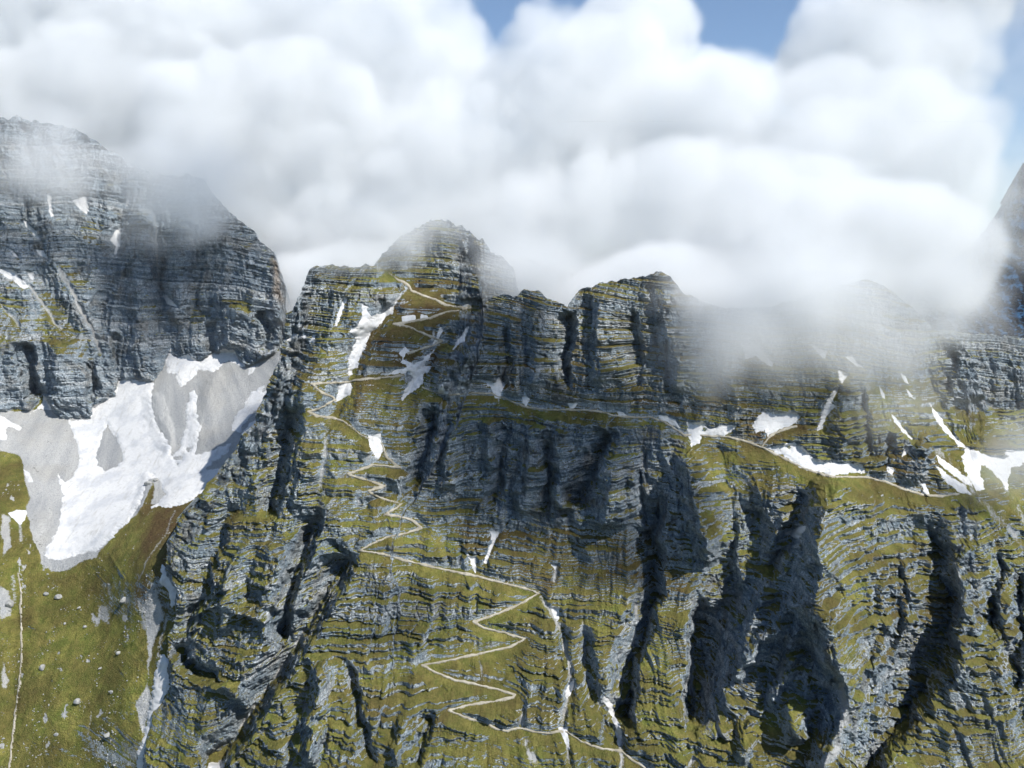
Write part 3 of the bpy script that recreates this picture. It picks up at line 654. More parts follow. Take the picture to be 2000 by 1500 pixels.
def simple_material(name, ca, cb, cc, scale, bumpd=.3, rough=.9, spec=.15, thr=(.35, .7)):
    m, nt, out = mat_new(name); b = NB(nt)
    pos = b.n('ShaderNodeNewGeometry').outputs['Position']
    n1 = b.noise(pos, scale, 5, .6); n2 = b.noise(pos, scale * 6, 4, .65)
    col = b.mix(b.ramp(n1, *thr), c4(*ca), c4(*cb))
    col = b.mix(b.math('MULTIPLY', b.ramp(n2, .52, .75), .6), col, c4(*cc))
    bsdf = b.n('ShaderNodeBsdfPrincipled')
    b.link(col, bsdf.inputs['Base Color'])
    bsdf.inputs['Roughness'].default_value = rough; bsdf.inputs['Specular IOR Level'].default_value = spec
    bump = b.n('ShaderNodeBump'); bump.inputs['Distance'].default_value = bumpd; bump.inputs['Strength'].default_value = .5
    b.link(b.math('ADD', n1, b.math('MULTIPLY', n2, .4)), bump.inputs['Height'])
    b.link(bump.outputs[0], bsdf.inputs['Normal'])
    b.link(bsdf.outputs[0], out.inputs['Surface'])
    return m

def snow_material(*a):
    m = simple_material(*a); nt = m.node_tree; b = NB(nt)
    bs = [n for n in nt.nodes if n.type == 'BSDF_PRINCIPLED'][0]
    old = bs.inputs['Base Color'].links[0].from_socket
    pos = b.n('ShaderNodeNewGeometry').outputs['Position']
    st = b.noise(b.scaled(pos, (.22, .045, .05)), 1.0, 6, .68)
    sp = b.noise(pos, .7, 4, .75)
    c = b.mix(b.math('MULTIPLY', b.ramp(st, .52, .74), .6), old, c4(.34, .325, .295))
    c = b.mix(b.math('MULTIPLY', b.ramp(sp, .64, .74), .75), c, c4(.20, .19, .175))
    b.link(c, bs.inputs['Base Color'])
    return m

ROCK_A = (.34, .42, .49); ROCK_B = (.55, .61, .66); ROCK_C = (.19, .25, .31); ROCK_D = (.11, .15, .19)
GRASS_A = (.138, .168, .038); GRASS_B = (.268, .248, .070); GRASS_C = (.30, .25, .105)
M_TERR = terrain_material('limestone_and_turf')
M_SNOW = snow_material('old_snow', (.46, .475, .50), (.57, .575, .58), (.38, .375, .36), .045, 1.2, .8, .1, (.36, .56))
M_PATH = simple_material('trodden_gravel', (.26, .24, .19), (.40, .375, .315), (.16, .145, .10), .12, .15)
M_STONE = simple_material('pale_boulder', (.24, .25, .25), (.38, .38, .365), (.11, .12, .12), .5, .4)
M_FAR = simple_material('haze_tinted_forest_rock', (.012, .055, .125), (.022, .075, .155), (.016, .06, .13), .004, 8.0)  # dark forest and rock, with the blue of distant haze painted into the colour
M_VALLEY = simple_material('valley_meadow', (.06, .07, .03), (.09, .09, .04), (.03, .04, .02), .003, 1.0)

# ------------------------------------------------------------------ the terrain sheets
class Sheet: pass

def build_sheet(name, U, V, Y, G, B, S, O, det, label, rows_back=26, edge=None, mat=None, tilt=.10, rough=1.0, flute=1.0):
    """U, V: photo pixel per grid vertex; Y: depth map; G turf, B brown, S scree, O ochre, det detail strength maps.
    Makes one rock face with beds, joints and ledges, closed behind its crest."""
    s = Sheet(); nr, nc = U.shape
    Yv = sample(Y, U, V)
    g = sample(G, U, V); sc = sample(S, U, V); dt = sample(det, U, V) * rough
    P = at(U, V, Yv)
    X, Z = P[..., 0], P[..., 2]
    lat = -.9 * (Yv - blur(Yv, 45, 2))                     # keeps texture unstretched on walls that face sideways
    X = X + lat
    rk = np.clip(1.15 - g, 0, 1) * (1 - .95 * sc)
    # flutes and gullies running down the face, sharper on bare rock
    wx = X + 9 * fbm(X / 40, Z / 40, 3, 3)
    fl = ridged(wx / 34, Z / 150, 3, 5) * 8.5 + ridged(wx / 12.5, Z / 55 + 7, 3, 9) * 2.6
    md = fbm(X / 30, Z / 26, 5, 14) * 5.5
    soft = fbm(X / 18, Z / 22, 4, 21) * 1.6
    d = dt * ((fl * flute + md * .75) * (.22 + .95 * rk) + soft)
    Y1 = Yv - d
    P = at(U, V, Y1); X, Z = P[..., 0] + lat, P[..., 2]
    # beds: staircase in the stratigraphic height
    dYdZ = np.gradient(blur(Yv, 6, 1), axis=0) / (np.gradient(blur(P[..., 2], 6, 1), axis=0) - 1e-3)
    m = np.clip(dYdZ, .25, 1.5)
    strat = Z + tilt * P[..., 0] + 13.0 * fbm(P[..., 0] / 170, Z / 150, 2, 30) + .9 * fbm(X / 26, Z / 16, 4, 33)
    band = fbm(X / 220, Z / 26, 3, 36)                      # thick bare beds against thin ledgy ones
    bed = np.zeros_like(X); off = np.zeros_like(X); ledge = np.zeros_like(X); crack = np.zeros_like(X)
    for h, sd, wgt, cw in ((10.5, 40, .50, 10.0), (4.0, 43, .90, 3.4), (2.0, 46, .85, 2.1)):
        q = strat / h + .45 * perlin(strat / h * .8, X / 240, sd)
        k = np.floor(q); f = q - k
        pres = sstep(-.42, .10, perlin(X / (7 * h), k * .73 + 3, sd + 1) + (rk - .56) * 2.1 + band * (.9 if h > 3.9 else -.9))
        riser = .74 + .12 * hash2(k, k * 0, sd)
        rel = np.where(f < riser, f / riser * .16, .16 + (f - riser) / (1 - riser) * .84)
        off += (rel - f) * h * m * wgt * pres
        off += np.exp(-(f / .11) ** 2) * h * .10 * pres          # weathered seam under each bed
        bed += (hash2(k, k * 0 + 1, sd + 7) - .5) * (.55 if h > 3.9 else .4)
        ledge = np.maximum(ledge, sstep(riser - .03, riser + .03, f) * pres * min(1, h / 4))
        # blocks between vertical joints
        wob = X + .45 * cw * perlin(X / (cw * 1.7), Z / (h * .8), sd + 2)
        cell = wob / cw + hash2(k, k * 0 + 3, sd) * 7
        ci = np.floor(cell); cf = cell - ci
        bl = (hash2(ci, k, sd + 5) - .5) * h * .36
        jt = np.exp(-(np.minimum(cf, 1 - cf) * cw / .62) ** 2) * h * .15 * (.3 + 1.2 * hash2(ci, k, sd + 9))
        off -= (bl - jt * 1.5) * pres * (f < riser) * np.clip(rk * 1.4, 0, 1)
    fine = fbm(X / 3.4, Z / 2.6, 3, 50) * .60 + ridged(X / 2.4, Z / 1.7, 2, 57) * .38
    Pn = P.copy()
    Pn[..., 1] += dt * (off * (1 - .97 * sc) - fine * (.25 + .75 * rk) * (1 - .9 * sc))
    P = Pn
    N = grid_normals(P)
    sl = N[..., 2]
    sls = blur(sl, 2, 1)
    th = .82 - .66 * g
    nb = fbm(X / 11, Z / 6, 4, 52)
    grass = .5 + (.55 * sl + .45 * sls + .16 * nb - th) * 1.6 + .25 * (ledge - .4) * (g > .05)
    grass = np.clip(grass, 0, 1)
    s.P, s.U, s.V, s.N, s.Yv = P, U, V, N, Yv
    s.pu, s.pv = project(P)
    br = np.clip(sample(B, U, V) + .6 * fbm(X / 26, Z / 17, 5, 55, .6), 0, 1)
    th_ = np.arctan2(U - 330.0, V - 420.0); rr_ = np.hypot(U - 330.0, V - 420.0)
    tone = np.clip(.5 + .75 * fbm(th_ * 17, rr_ / 170, 5, 170, .6) + .35 * fbm(U / 60, V / 60, 3, 176), 0, 1)
    at_ = dict(grass=grass, brown=br, tone=tone, bed=np.clip(.5 + bed, 0, 1), scree=np.clip(sc, 0, 1), ochre=np.clip(sample(O, U, V), 0, 1))
    # close it behind: crest rows
    Pc, A = P, at_
    top = P[:1]
    if rows_back:
        k = np.arange(rows_back, 0, -1.0)[:, None]
        back = np.repeat(top, rows_back, 0)
        stp = 1.2 * k ** 1.45
        back[..., 1] += stp * .75 + 3 * fbm(top[..., 0] / 15 + 0 * k, k / 3 + 0 * top[..., 0], 3, 70) * np.minimum(1, k / 4)
        back[..., 2] -= stp * .80
        Pc = np.concatenate([back, Pc], 0)
        A = {q: np.concatenate([np.repeat(a[:1], rows_back, 0), a], 0) for q, a in A.items()}
    if edge:
        nb_ = 18
        k = np.arange(nb_, 0, -1.0)[None, :]
        first = Pc[:, :1]
        dirn = first / np.linalg.norm(first[..., :2] + 0, axis=-1, keepdims=True)
        side = np.repeat(first, nb_, 1)
        stp = 1.6 * k ** 1.5
        side[..., 0] += stp * (dirn[..., 0] + .10) ; side[..., 1] += stp * dirn[..., 1]
        side[..., 2] -= stp * .18
        Pc = np.concatenate([side, Pc], 1)
        A = {q: np.concatenate([np.repeat(a[:, :1], nb_, 1), a], 1) for q, a in A.items()}
    s.obj = new_obj(name, Pc, grid_faces(*Pc.shape[:2]), mat or M_TERR, A, label=label, category='mountain', kind='structure')
    log(name, Pc.shape)
    return s

def drape(sheet, name, mat, field, lift, label, cat, kind=None, group=None, kblur=2, bbox=None, attrs=None):
    """A layer lying on the terrain: field(u, v) > 0 inside (photo pixels); lift(f) its height over the ground in metres."""
    u, v = sheet.pu, sheet.pv
    u0, v0, u1, v1 = bbox
    m = (u > u0) & (u < u1) & (v > v0) & (v < v1)
    ys, xs = np.where(m)
    if len(ys) < 4: log('no cells', name); return None
    r0, r1, c0, c1 = max(ys.min() - 4, 0), ys.max() + 5, max(xs.min() - 4, 0), xs.max() + 5
    P = sheet.P[r0:r1, c0:c1]; uu, vv = u[r0:r1, c0:c1], v[r0:r1, c0:c1]
    f = field(uu, vv)
    Ps = blur(P, kblur, 1) if kblur else P
    w = np.clip(f / 2.0, 0, 1)[..., None] * .85
    base = P * (1 - w) + Ps * w
    N = grid_normals(blur(P, 3, 1))
    Q = base + N * lift(f)[..., None]
    keep = f > -1.5
    F_ = grid_faces(*f.shape)
    k = keep.ravel()[F_].all(1)
    F_ = F_[k]
    if len(F_) < 1: log('empty', name); return None
    used = np.unique(F_)
    re = np.zeros(f.size, np.int32); re[used] = np.arange(len(used))
    pr = dict(label=label, category=cat)
    if kind: pr['kind'] = kind
    if group: pr['group'] = group
    return new_obj(name, Q.reshape(-1, 3)[used], re[F_], mat, None, **pr)

# ------------------------------------------------------------------ main massif
nr, nc = 1380, 1300
sc_ = np.linspace(0, 1, nc)[None, :]; tr_ = np.linspace(0, 1, nr)[:, None]
utop = 560 + (2090 - 560) * sc_
cu, cv = np.array(CREST_MAIN).T
jag = fbm(utop / 22, utop * 0 + 1, 5, 80) * 7 * np.interp(utop, [560, 900, 1300, 1500, 2000], [1, 1, 1, .6, .6])
vc = np.interp(utop, cu, cv) - jag * sstep(0, .02, sc_)
Vm = vc + (1640 - vc) * tr_
ev, eu = np.array(EDGE_MAIN).T
ue = np.interp(Vm, ev, eu) + fbm(Vm / 30, Vm * 0, 5, 83) * 9 * sstep(620, 700, Vm)
Um = ue + (2090 - ue) * sc_

Ymain = rbf([p[:2] for p in DEPTH_MAIN], [p[2] for p in DEPTH_MAIN], .002)
for L in RIBS: add_line(Ymain, L[0], -1.45 * L[1], L[2], L[3], *(L[4:] or ()))
Gm = np.full((NH, NW), .45); Bm = np.full((NH, NW), .25); Sm = np.zeros((NH, NW)); Om = np.zeros((NH, NW))
for z in GRASS_MAIN: fill(Gm, z[1], z[0], z[2] if len(z) > 2 else 26, 1.6)
for z in BROWN_MAIN: fill(Bm, z[1], z[0], 40, 1.6)
for L in STREAKS_MAIN: add_line(Sm, L[0], L[1], L[2], L[2], (0, .1), 'max', .35)
Sm *= np.clip(.85 + .9 * fbm(GU / 14, GV / 30, 4, 160), .25, 1.2)
DET = np.ones((NH, NW))
SNOWALL = np.zeros((NH, NW))
for lab, sh, poly, holes in SNOW:
    w = window(poly, 20); SNOWALL[w] = np.maximum(SNOWALL[w], sstep(8, -6, poly_sd(poly, GU[w], GV[w])))
PATHALL = np.zeros((NH, NW))
for nm, lab, sh, pts, wd in PATHS:
    w = window(pts, 20); d, _, _ = line_dist(pts, GU[w], GV[w]); PATHALL[w] = np.maximum(PATHALL[w], sstep(24, 2, d))
DET *= (1 - .88 * SNOWALL) * (1 - .8 * PATHALL)
log('maps')
MAIN = build_sheet('mountain_massif', Um, Vm, Ymain, Gm, Bm, Sm, Om, DET,
                   'steep bedded limestone mountain face with grassy ledges and a rocky crest', edge=True)

# ------------------------------------------------------------------ cirque: meadow, snow bowl and the wall behind
nr, nc = 1350, 620
utop = np.linspace(-170, 640, nc)[None, :]; tr_ = np.linspace(0, 1, nr)[:, None]
cu, cv = np.array(CREST_WALL).T
vc = np.interp(utop, cu, cv) - fbm(utop / 20, utop * 0 + 1, 5, 90) * 9
Vc = vc + (1660 - vc) * tr_
Uc = np.repeat(utop, nr, 0) + (fbm(Vc / 34, utop / 90, 5, 93, .6) * 11) * sstep(420, 530, utop)
bu, bv = np.array(FOOT_WALL).T
foot = np.interp(GU, bu, bv) + WV * .8
Ymead = rbf([p[:2] for p in DEPTH_BOWL], [p[2] for p in DEPTH_BOWL], .002)
Ywall = rbf([p[:2] for p in DEPTH_WALL], [p[2] for p in DEPTH_WALL], .002)
for L in RIBS_WALL: add_line(Ywall, L[0], -1.3 * L[1], L[2], L[3], *(L[4:] or ()))
for L in RIBS_BOWL: add_line(Ymead, L[0], -L[1], L[2], L[3], *(L[4:] or ()))
isw = sstep(5, -5, GV - foot)
# at the foot the wall meets the bowl, above it climbs away from there
colf = np.clip(((foot - V0) * SC).astype(int), 0, NH - 1)
Yfoot_b = np.take_along_axis(Ymead, colf, 0); Yfoot_w = np.take_along_axis(Ywall, colf, 0)
Ycir = np.where(GV < foot, Ywall + (blur(Yfoot_b - Yfoot_w, 8, 1)) * np.exp(-np.clip(foot - GV, 0, None) / 160.0), Ymead)
Gc = np.full((NH, NW), .95); Bc = np.full((NH, NW), .2); Sc = np.zeros((NH, NW)); Oc = np.zeros((NH, NW))
Gc = Gc * (1 - isw) - .03 * isw
for z in GRASS_WALL: fill(Gc, z[1], z[0], 22, 1.6)
for z in BROWN_BOWL: fill(Bc, z[1], z[0], 60, 2)
for z in SCREE_BOWL:
    k = np.zeros((NH, NW)); fill(k, z[1], z[0], 10, .7); Sc = np.maximum(Sc, k)
Sc *= (1 - isw)
st = fbm(GU / 26 + .2 * fbm(GU / 9, GV / 9, 2, 182), GV / 62, 5, 180, .65)
Sc = np.maximum(Sc, (1 - isw) * .85 * sstep(.34, .62, st + .25 * fbm(GU / 130, GV / 130, 2, 185)) * (GV > 900))
for L in STREAKS_BOWL: add_line(Sc, L[0], L[1], L[2], L[2], (.1, .1), 'max', .5)
for z in OCHRE_WALL: fill(Oc, z[1], z[0], 16, 1)
DETC = (1 - .9 * SNOWALL) * (.34 + .66 * isw)
CIRQ = build_sheet('cirque_terrain', Uc, Vc, Ycir, Gc, Bc, Sc, Oc, DETC,
                   'cirque with a green meadow, grey scree bowl and tall banded rock wall behind', tilt=.04)

# ------------------------------------------------------------------ summit in the mist, cliff on the right, far mountain
def side_sheet(name, u0, u1, crest, vb, nr, nc, depth, g, label, mat=None, jagamp=6, rough=1.0, ribs=()):
    ut = np.linspace(u0, u1, nc)[None, :]; t = np.linspace(0, 1, nr)[:, None]
    a, b = np.array(crest).T
    v0 = np.interp(ut, a, b) - fbm(ut / 18, ut * 0 + 2, 5, 95) * jagamp
    V = v0 + (vb - v0) * t; U = np.repeat(ut, nr, 0)
    Y = rbf([p[:2] for p in depth], [p[2] for p in depth], .002)
    for L in ribs: add_line(Y, L[0], -L[1], L[2], L[3], *(L[4:] or ()))
    z = np.zeros((NH, NW))
    return build_sheet(name, U, V, Y, z + g, z + .3, z, z, 1 - .88 * SNOWALL, label, mat=mat, rough=rough)

SUMMIT = side_sheet('summit_terrain', 690, 1030, CREST_SUMMIT, 680, 260, 360, DEPTH_SUMMIT, .22,
                    'grey rounded summit fading into the mist behind the ridge', jagamp=13, ribs=RIBS_SUMMIT, rough=1.3)
CLIFF = side_sheet('cliff_terrain', 1780, 2180, CREST_CLIFF, 880, 240, 340, DEPTH_CLIFF, .12,
                   'dark blue banded cliff behind the right end of the ridge')
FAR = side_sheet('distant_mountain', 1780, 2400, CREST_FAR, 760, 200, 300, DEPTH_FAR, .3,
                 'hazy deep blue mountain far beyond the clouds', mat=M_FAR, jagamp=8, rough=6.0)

# valley floor out to the horizon
gx = np.array([-60000, -20000, -6000, -2000, -600, 0, 600, 2000, 6000, 20000, 60000.0])
gxx, gyy = np.meshgrid(gx, gx)
gz = np.full_like(gxx, -40.0) - (np.hypot(gxx, gyy) / 60000) * 60
new_obj('valley_ground', np.stack([gxx, gyy, gz], -1)[::-1], grid_faces(11, 11), M_VALLEY, None,
        label='valley floor far below the mountain', category='ground', kind='structure')

# ------------------------------------------------------------------ snow and paths
SH = {'m': MAIN, 'c': CIRQ, 's': SUMMIT, 'k': CLIFF}
for lab, sh, poly, holes in SNOW:
    p = np.array(poly, float); bb = (p[:, 0].min() - 8, p[:, 1].min() - 8, p[:, 0].max() + 8, p[:, 1].max() + 8)
    size = math.sqrt(max((bb[2] - bb[0]) * (bb[3] - bb[1]), 1))
    amp = min(7.0, .045 * size + 1.2)
    def field(u, v, poly=poly, holes=holes, amp=amp):
        w1 = fbm(u / 20, v / 12, 5, 120, .62) * amp
        sd = poly_sd(poly, u, v) + w1
        for h in holes: sd = np.maximum(sd, -(poly_sd(h, u, v) + w1 * .8))
        return -sd
    drape(SH[sh], 'snow_patch', M_SNOW, field, lambda f: np.where(f > 0, .25 + .75 * sstep(0, 7, f) + .8 * sstep(5, 40, f), .25 + f * .6), lab, 'snow patch',
          group='snow patches left in the gullies and hollows', kblur=2, bbox=bb)
log('snow')
for nm, lab, sh, pts, wd in PATHS:
    p = np.array(pts, float); bb = (p[:, 0].min() - 8, p[:, 1].min() - 8, p[:, 0].max() + 8, p[:, 1].max() + 8)
    def field(u, v, pts=pts, wd=wd):
        d, _, t = line_dist(pts, u + 1.6 * fbm(u / 14, v / 14, 3, 130), v + 1.6 * fbm(u / 14 + 9, v / 14, 3, 133))
        return wd * (1 + 1.1 * fbm(u / 25, v / 25, 3, 136)) * .5 - d
    drape(SH[sh], nm, M_PATH, field, lambda f: np.where(f > -.3, .75, .75 + (f + .3) * .9), lab, 'path', kind='structure', kblur=2, bbox=bb)
log('paths')

# ------------------------------------------------------------------ boulders and rubble on the meadow
def rock_mesh(seed, n=3):
    import bmesh
    bm = bmesh.new(); bmesh.ops.create_icosphere(bm, subdivisions=n, radius=1.0)
    V = np.array([v.co[:] for v in bm.verts]); Fc = np.array([[q.index for q in f.verts] for f in bm.faces]); bm.free()
    r = np.random.default_rng(seed)
    for _ in range(9):                                        # cleave flat faces
        d = r.normal(size=3); d /= np.linalg.norm(d); c = .55 + .35 * r.random()
        k = V @ d; V = V - np.clip(k - c, 0, None)[:, None] * d
    V *= np.array([1.0 + .5 * r.random(), .8 + .3 * r.random(), .65 + .35 * r.random()])
    V += .05 * fbm(V[:, :1] * 3 + seed, V[:, 2:] * 3, 3, 140)
    return V, Fc

def on_ground(sheet, u, v):
    k = np.argmin((sheet.pu - u) ** 2 + (sheet.pv - v) ** 2)
    return sheet.P.reshape(-1, 3)[k], sheet.N.reshape(-1, 3)[k]

for i, (u, v, r_px, lab) in enumerate(BOULDERS):
    p, n = on_ground(CIRQ, u, v)
    V, Fc = rock_mesh(300 + i)
    rad = r_px * p[1] / F
    o = new_obj('boulder', V * rad, Fc, M_STONE, None, smooth=False, label=lab, category='boulder', group='pale boulders lying on the meadow')
    o.location = p + n * rad * .25; o.rotation_euler = (0, 0, i * 1.7)

protos = [rock_mesh(500 + i, 1) for i in range(6)]
VV, FF, base = [], [], 0
ok = (CIRQ.pv > 830) & (CIRQ.pv < 1560) & (CIRQ.pu > -60) & (CIRQ.pu < 345)
gsc = sample(SNOWALL, CIRQ.pu, CIRQ.pv) < .05
dens = np.clip(fbm(CIRQ.P[..., 0] / 24, CIRQ.P[..., 1] / 24, 4, 150) * 1.5 + .12, 0.01, 1) ** 1.6
cand = np.flatnonzero((ok & gsc).ravel())
pr = dens.ravel()[cand]; pr /= pr.sum()
pick = rng.choice(cand, 1100, replace=False, p=pr)
Pf, Nf = CIRQ.P.reshape(-1, 3), CIRQ.N.reshape(-1, 3)
for q in pick:
    V, Fc = protos[rng.integers(6)]
    a = rng.random() * 6.28; rad = .28 + .55 * rng.random() ** 3 + (1.0 * rng.random() if rng.random() < .04 else 0)
    c, s_ = math.cos(a), math.sin(a)
    W_ = V @ np.array([[c, s_, 0], [-s_, c, 0], [0, 0, 1]]) * rad + Pf[q] + Nf[q] * rad * .2
    VV.append(W_); FF.append(Fc + base); base += len(V)
new_obj('rubble', np.concatenate(VV), np.concatenate(FF), M_STONE, None, smooth=False,
        label='scattered small pale stones lying all over the green meadow', category='rubble', kind='stuff')
log('stones')

# ------------------------------------------------------------------ clouds: density worked out on a lattice, turned into a fog volume
def noise3(shape, cell, seed):
    """smooth random field on a lattice of SHAPE with features of CELL voxels"""
    r = np.random.default_rng(seed)
    out = r.random([int(n / cell) + 4 for n in shape]).astype(np.float32)
    for ax in range(3):
        n = shape[ax]; x = np.arange(n) / cell + .5
        i = np.floor(x).astype(int); f = (x - i).astype(np.float32)
        sh = [1, 1, 1]; sh[ax] = n
        f = f.reshape(sh)
        a = [np.take(out, np.clip(i + k, 0, out.shape[ax] - 1), ax) for k in (0, 1, 2, 3)]
        # uniform cubic B-spline
        w0 = (1 - f) ** 3 / 6; w1 = (3 * f ** 3 - 6 * f ** 2 + 4) / 6; w2 = (-3 * f ** 3 + 3 * f ** 2 + 3 * f + 1) / 6; w3 = f ** 3 / 6
        out = a[0] * w0 + a[1] * w1 + a[2] * w2 + a[3] * w3
    return (out - .5) * 2.6

def fbm3(shape, cell, oct, seed, gain=.5):
    s = 0; a = 1; n = 0
    for k in range(oct):
        if cell < 1.6: break
        s = s + a * noise3(shape, cell, seed + k); n += a; a *= gain; cell /= 2.0
    return s / n * 1.35

def cloud_material(name, col, dens, aniso):
    m, nt, out = mat_new(name)
    v = nt.nodes.new('ShaderNodeVolumePrincipled')
    v.inputs['Color'].default_value = c4(*col)
    v.inputs['Density'].default_value = dens
    v.inputs['Anisotropy'].default_value = aniso
    nt.links.new(v.outputs[0], out.inputs['Volume'])
    return m

def cloud(name, lo, hi, vox, dens, mat, label):
    shape = dens.shape
    pts = np.zeros((dens.size, 3), np.float32)
    me = bpy.data.meshes.new(name)
    me.vertices.add(dens.size)
    me.vertices.foreach_set('co', pts.ravel())
    a = me.attributes.new('dens', 'FLOAT', 'POINT'); a.data.foreach_set('value', dens.astype(np.float32).ravel())
    o = bpy.data.objects.new(name, me); COL.objects.link(o)
    me.materials.append(mat)
    ng = bpy.data.node_groups.new(name + '_fog', 'GeometryNodeTree')
    ng.interface.new_socket('Geometry', in_out='INPUT', socket_type='NodeSocketGeometry')
    ng.interface.new_socket('Geometry', in_out='OUTPUT', socket_type='NodeSocketGeometry')
    N = ng.nodes.new; L = ng.links.new
    gi, go = N('NodeGroupInput'), N('NodeGroupOutput')
    vc_ = N('GeometryNodeVolumeCube')
    hi = [lo[k] + vox * (shape[k] - 1) for k in range(3)]
    vc_.inputs['Min'].default_value = lo; vc_.inputs['Max'].default_value = hi
    for k, ax in enumerate('XYZ'): vc_.inputs['Resolution ' + ax].default_value = shape[k]
    pos = N('GeometryNodeInputPosition')
    sub = N('ShaderNodeVectorMath'); sub.operation = 'SUBTRACT'; L(pos.outputs[0], sub.inputs[0]); sub.inputs[1].default_value = lo
    sca = N('ShaderNodeVectorMath'); sca.operation = 'SCALE'; L(sub.outputs[0], sca.inputs[0]); sca.inputs['Scale'].default_value = 1.0 / vox
    sep = N('ShaderNodeSeparateXYZ'); L(sca.outputs[0], sep.inputs[0])
    idx = []
    for k in range(3):
        f2i = N('FunctionNodeFloatToInt'); f2i.rounding_mode = 'ROUND'; L(sep.outputs[k], f2i.inputs[0]); idx.append(f2i.outputs[0])
    def im(op, a_, b_):
        n = N('FunctionNodeIntegerMath'); n.operation = op
        for i_, v_ in enumerate((a_, b_)):
            if isinstance(v_, int): n.inputs[i_].default_value = v_
            else: L(v_, n.inputs[i_])
        return n.outputs[0]
    flat = im('ADD', im('MULTIPLY', im('ADD', im('MULTIPLY', idx[0], int(shape[1])), idx[1]), int(shape[2])), idx[2])
    si = N('GeometryNodeSampleIndex'); si.data_type = 'FLOAT'; si.domain = 'POINT'; si.clamp = True
    na = N('GeometryNodeInputNamedAttribute'); na.data_type = 'FLOAT'; na.inputs['Name'].default_value = 'dens'
    L(gi.outputs[0], si.inputs['Geometry']); L(na.outputs[0], [s for s in si.inputs if s.name == 'Value' and s.enabled][0]); L(flat, si.inputs['Index'])
    L([s for s in si.outputs if s.enabled][0], vc_.inputs['Density'])
    sm = N('GeometryNodeSetMaterial'); sm.inputs['Material'].default_value = mat
    L(vc_.outputs[0], sm.inputs['Geometry']); L(sm.outputs[0], go.inputs[0])
    md = o.modifiers.new('fog', 'NODES'); md.node_group = ng
    o['label'] = label; o['category'] = 'cloud'; o['kind'] = 'stuff'
    return o

def blob_field(lo, vox, shape, blobs, nz, nm):
    """union of soft ellipsoids (photo pixel centre, depth, half sizes in px, half depth in m, weight), ragged by noise NZ"""
    ax = [lo[k] + vox * np.arange(shape[k]) for k in range(3)]
    D = np.zeros(shape, np.float32)
    for (u, v, Yc_, ru, rv, ry, w, ragged) in blobs:
        c = at(u, v, Yc_); rr = np.array([ru * Yc_ / F, ry, rv * Yc_ / F]); ext = rr * 1.9
        sl = []
        for k in range(3):
            i0 = int(np.clip((c[k] - ext[k] - lo[k]) / vox, 0, shape[k] - 1)); i1 = int(np.clip((c[k] + ext[k] - lo[k]) / vox + 2, i0 + 1, shape[k]))
            sl.append(slice(i0, i1))
        sl = tuple(sl)
        q = [((ax[k][sl[k]] - c[k]) / rr[k]) ** 2 for k in range(3)]
        r = np.sqrt(q[0][:, None, None] + q[1][None, :, None] + q[2][None, None, :])
        f = 1 - r + ragged * (nz if ragged < .5 else nm)[sl]
        soft = .13 if ragged < .5 else 1.15
        D[sl] = np.maximum(D[sl], w * sstep(0, soft, f).astype(np.float32))
    return D

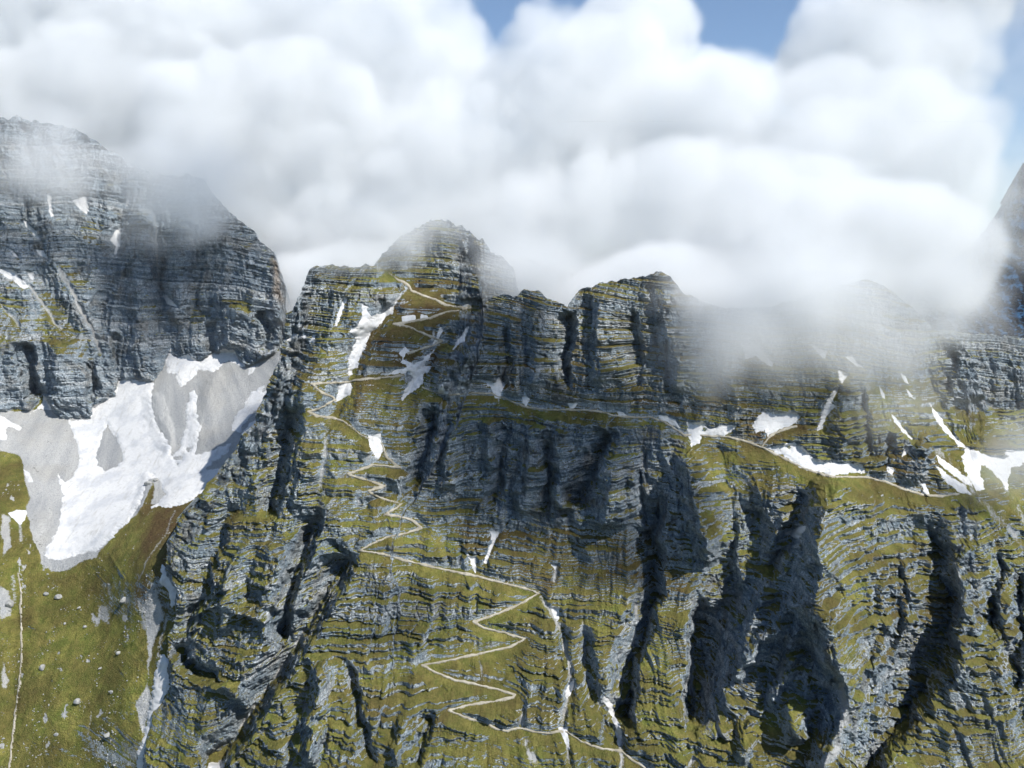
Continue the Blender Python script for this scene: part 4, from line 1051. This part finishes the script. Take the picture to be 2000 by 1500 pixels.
if CLOUDS_ON:
    vox = 6.0
    lo = (-1180.0, 640.0, CZ - 200.0)
    shape = (394, 184, 134)
    na_ = fbm3(shape, 30, 5, 400, .55); nb_ = np.abs(noise3(shape, 15, 420)) + .6 * np.abs(noise3(shape, 7.5, 421)) + .35 * np.abs(noise3(shape, 3.8, 422))
    nz = (.60 * na_ + 1.0 * (nb_ - .45)).astype(np.float32)
    nm = (fbm3(shape, 13, 4, 437, .72) * 1.15 + .5 * na_ - .05).astype(np.float32)
    D = blob_field(lo, vox, shape, CLOUD_BLOBS, nz, nm)
    for k in range(3):                                       # fade to nothing at the lattice's own sides
        e = np.minimum(np.arange(shape[k]), np.arange(shape[k])[::-1]) / 4.0
        sh = [1, 1, 1]; sh[k] = shape[k]; D *= np.clip(e, 0, 1).reshape(sh)
    D *= np.clip(.85 + .9 * nz, .5, 1.6)
    D = np.maximum(D, .0012 + .0006 * np.random.default_rng(5).random(shape).astype(np.float32))
    log('cloud field', D.max(), (D > .02).mean())
    cloud('cloud_bank', lo, None, vox, D, cloud_material('cumulus', (.93, .945, .958), CLOUD_DENS, .0),
          'bank of white cloud hanging over the ridge, its mist drifting across the crest')
    if SHADOW_BLOBS:
        vox2 = 14.0; lo2 = (-300.0, 250.0, CZ + 130.0); sh2 = (74, 66, 46)
        nz2 = fbm3(sh2, 12, 4, 450, .5).astype(np.float32)
        D2 = np.zeros(sh2, np.float32); ax = [lo2[k] + vox2 * np.arange(sh2[k]) for k in range(3)]
        for (x, y, z, rx, ry, rz, w) in SHADOW_BLOBS:
            r = np.sqrt(((ax[0][:, None, None] - x) / rx) ** 2 + ((ax[1][None, :, None] - y) / ry) ** 2 + ((ax[2][None, None, :] - z - CZ) / rz) ** 2)
            D2 = np.maximum(D2, w * sstep(0, .5, 1 - r + .35 * nz2))
        cloud('shade_cloud', lo2, None, vox2, D2, cloud_material('shade_cumulus', (.995, .995, .995), .02, .25),
              'unseen cumulus cloud added overhead to shade the mountain face')
    log('clouds')

# ------------------------------------------------------------------ light
SUN_EL, SUN_AZ = 49.0, 125.0                      # azimuth from +y (into the picture) towards +x (right)
world = bpy.data.worlds.new('World'); scene.world = world; world.use_nodes = True
nt = world.node_tree; nt.nodes.clear()
bg = nt.nodes.new('ShaderNodeBackground'); wo = nt.nodes.new('ShaderNodeOutputWorld'); sky = nt.nodes.new('ShaderNodeTexSky')
sky.sky_type = 'NISHITA'; sky.sun_disc = False; sky.sun_elevation = R(SUN_EL); sky.sun_rotation = R(SUN_AZ)
sky.altitude = 2200; sky.air_density = 1.2; sky.dust_density = .8; sky.ozone_density = 2.6
bg.inputs['Strength'].default_value = SKY
nt.links.new(sky.outputs[0], bg.inputs[0]); nt.links.new(bg.outputs[0], wo.inputs[0])
sl = bpy.data.lights.new('sun', 'SUN'); sl.energy = SUN; sl.angle = R(.53); sl.color = (1.0, .955, .88)
so = bpy.data.objects.new('sun', sl); COL.objects.link(so)
from mathutils import Vector
dirv = Vector((math.sin(R(SUN_AZ)) * math.cos(R(SUN_EL)), math.cos(R(SUN_AZ)) * math.cos(R(SUN_EL)), math.sin(R(SUN_EL))))
so.rotation_euler = (-dirv).to_track_quat('-Z', 'Y').to_euler()
so.location = dirv * 3000

# ------------------------------------------------------------------ render settings
vs = scene.view_settings
vs.view_transform = 'Standard'; vs.look = 'None'; vs.exposure = EXPO; vs.gamma = 1.0
cy = scene.cycles
cy.max_bounces = 8; cy.diffuse_bounces = 2; cy.glossy_bounces = 1; cy.transmission_bounces = 2
cy.volume_bounces = VBOUNCE; cy.transparent_max_bounces = 8
cy.volume_step_rate = 3.0; cy.volume_max_steps = 512
cy.use_denoising = True; cy.denoiser = 'OPENIMAGEDENOISE'
cy.use_adaptive_sampling = True; cy.adaptive_threshold = .03
cy.caustics_reflective = False; cy.caustics_refractive = False
log('done')
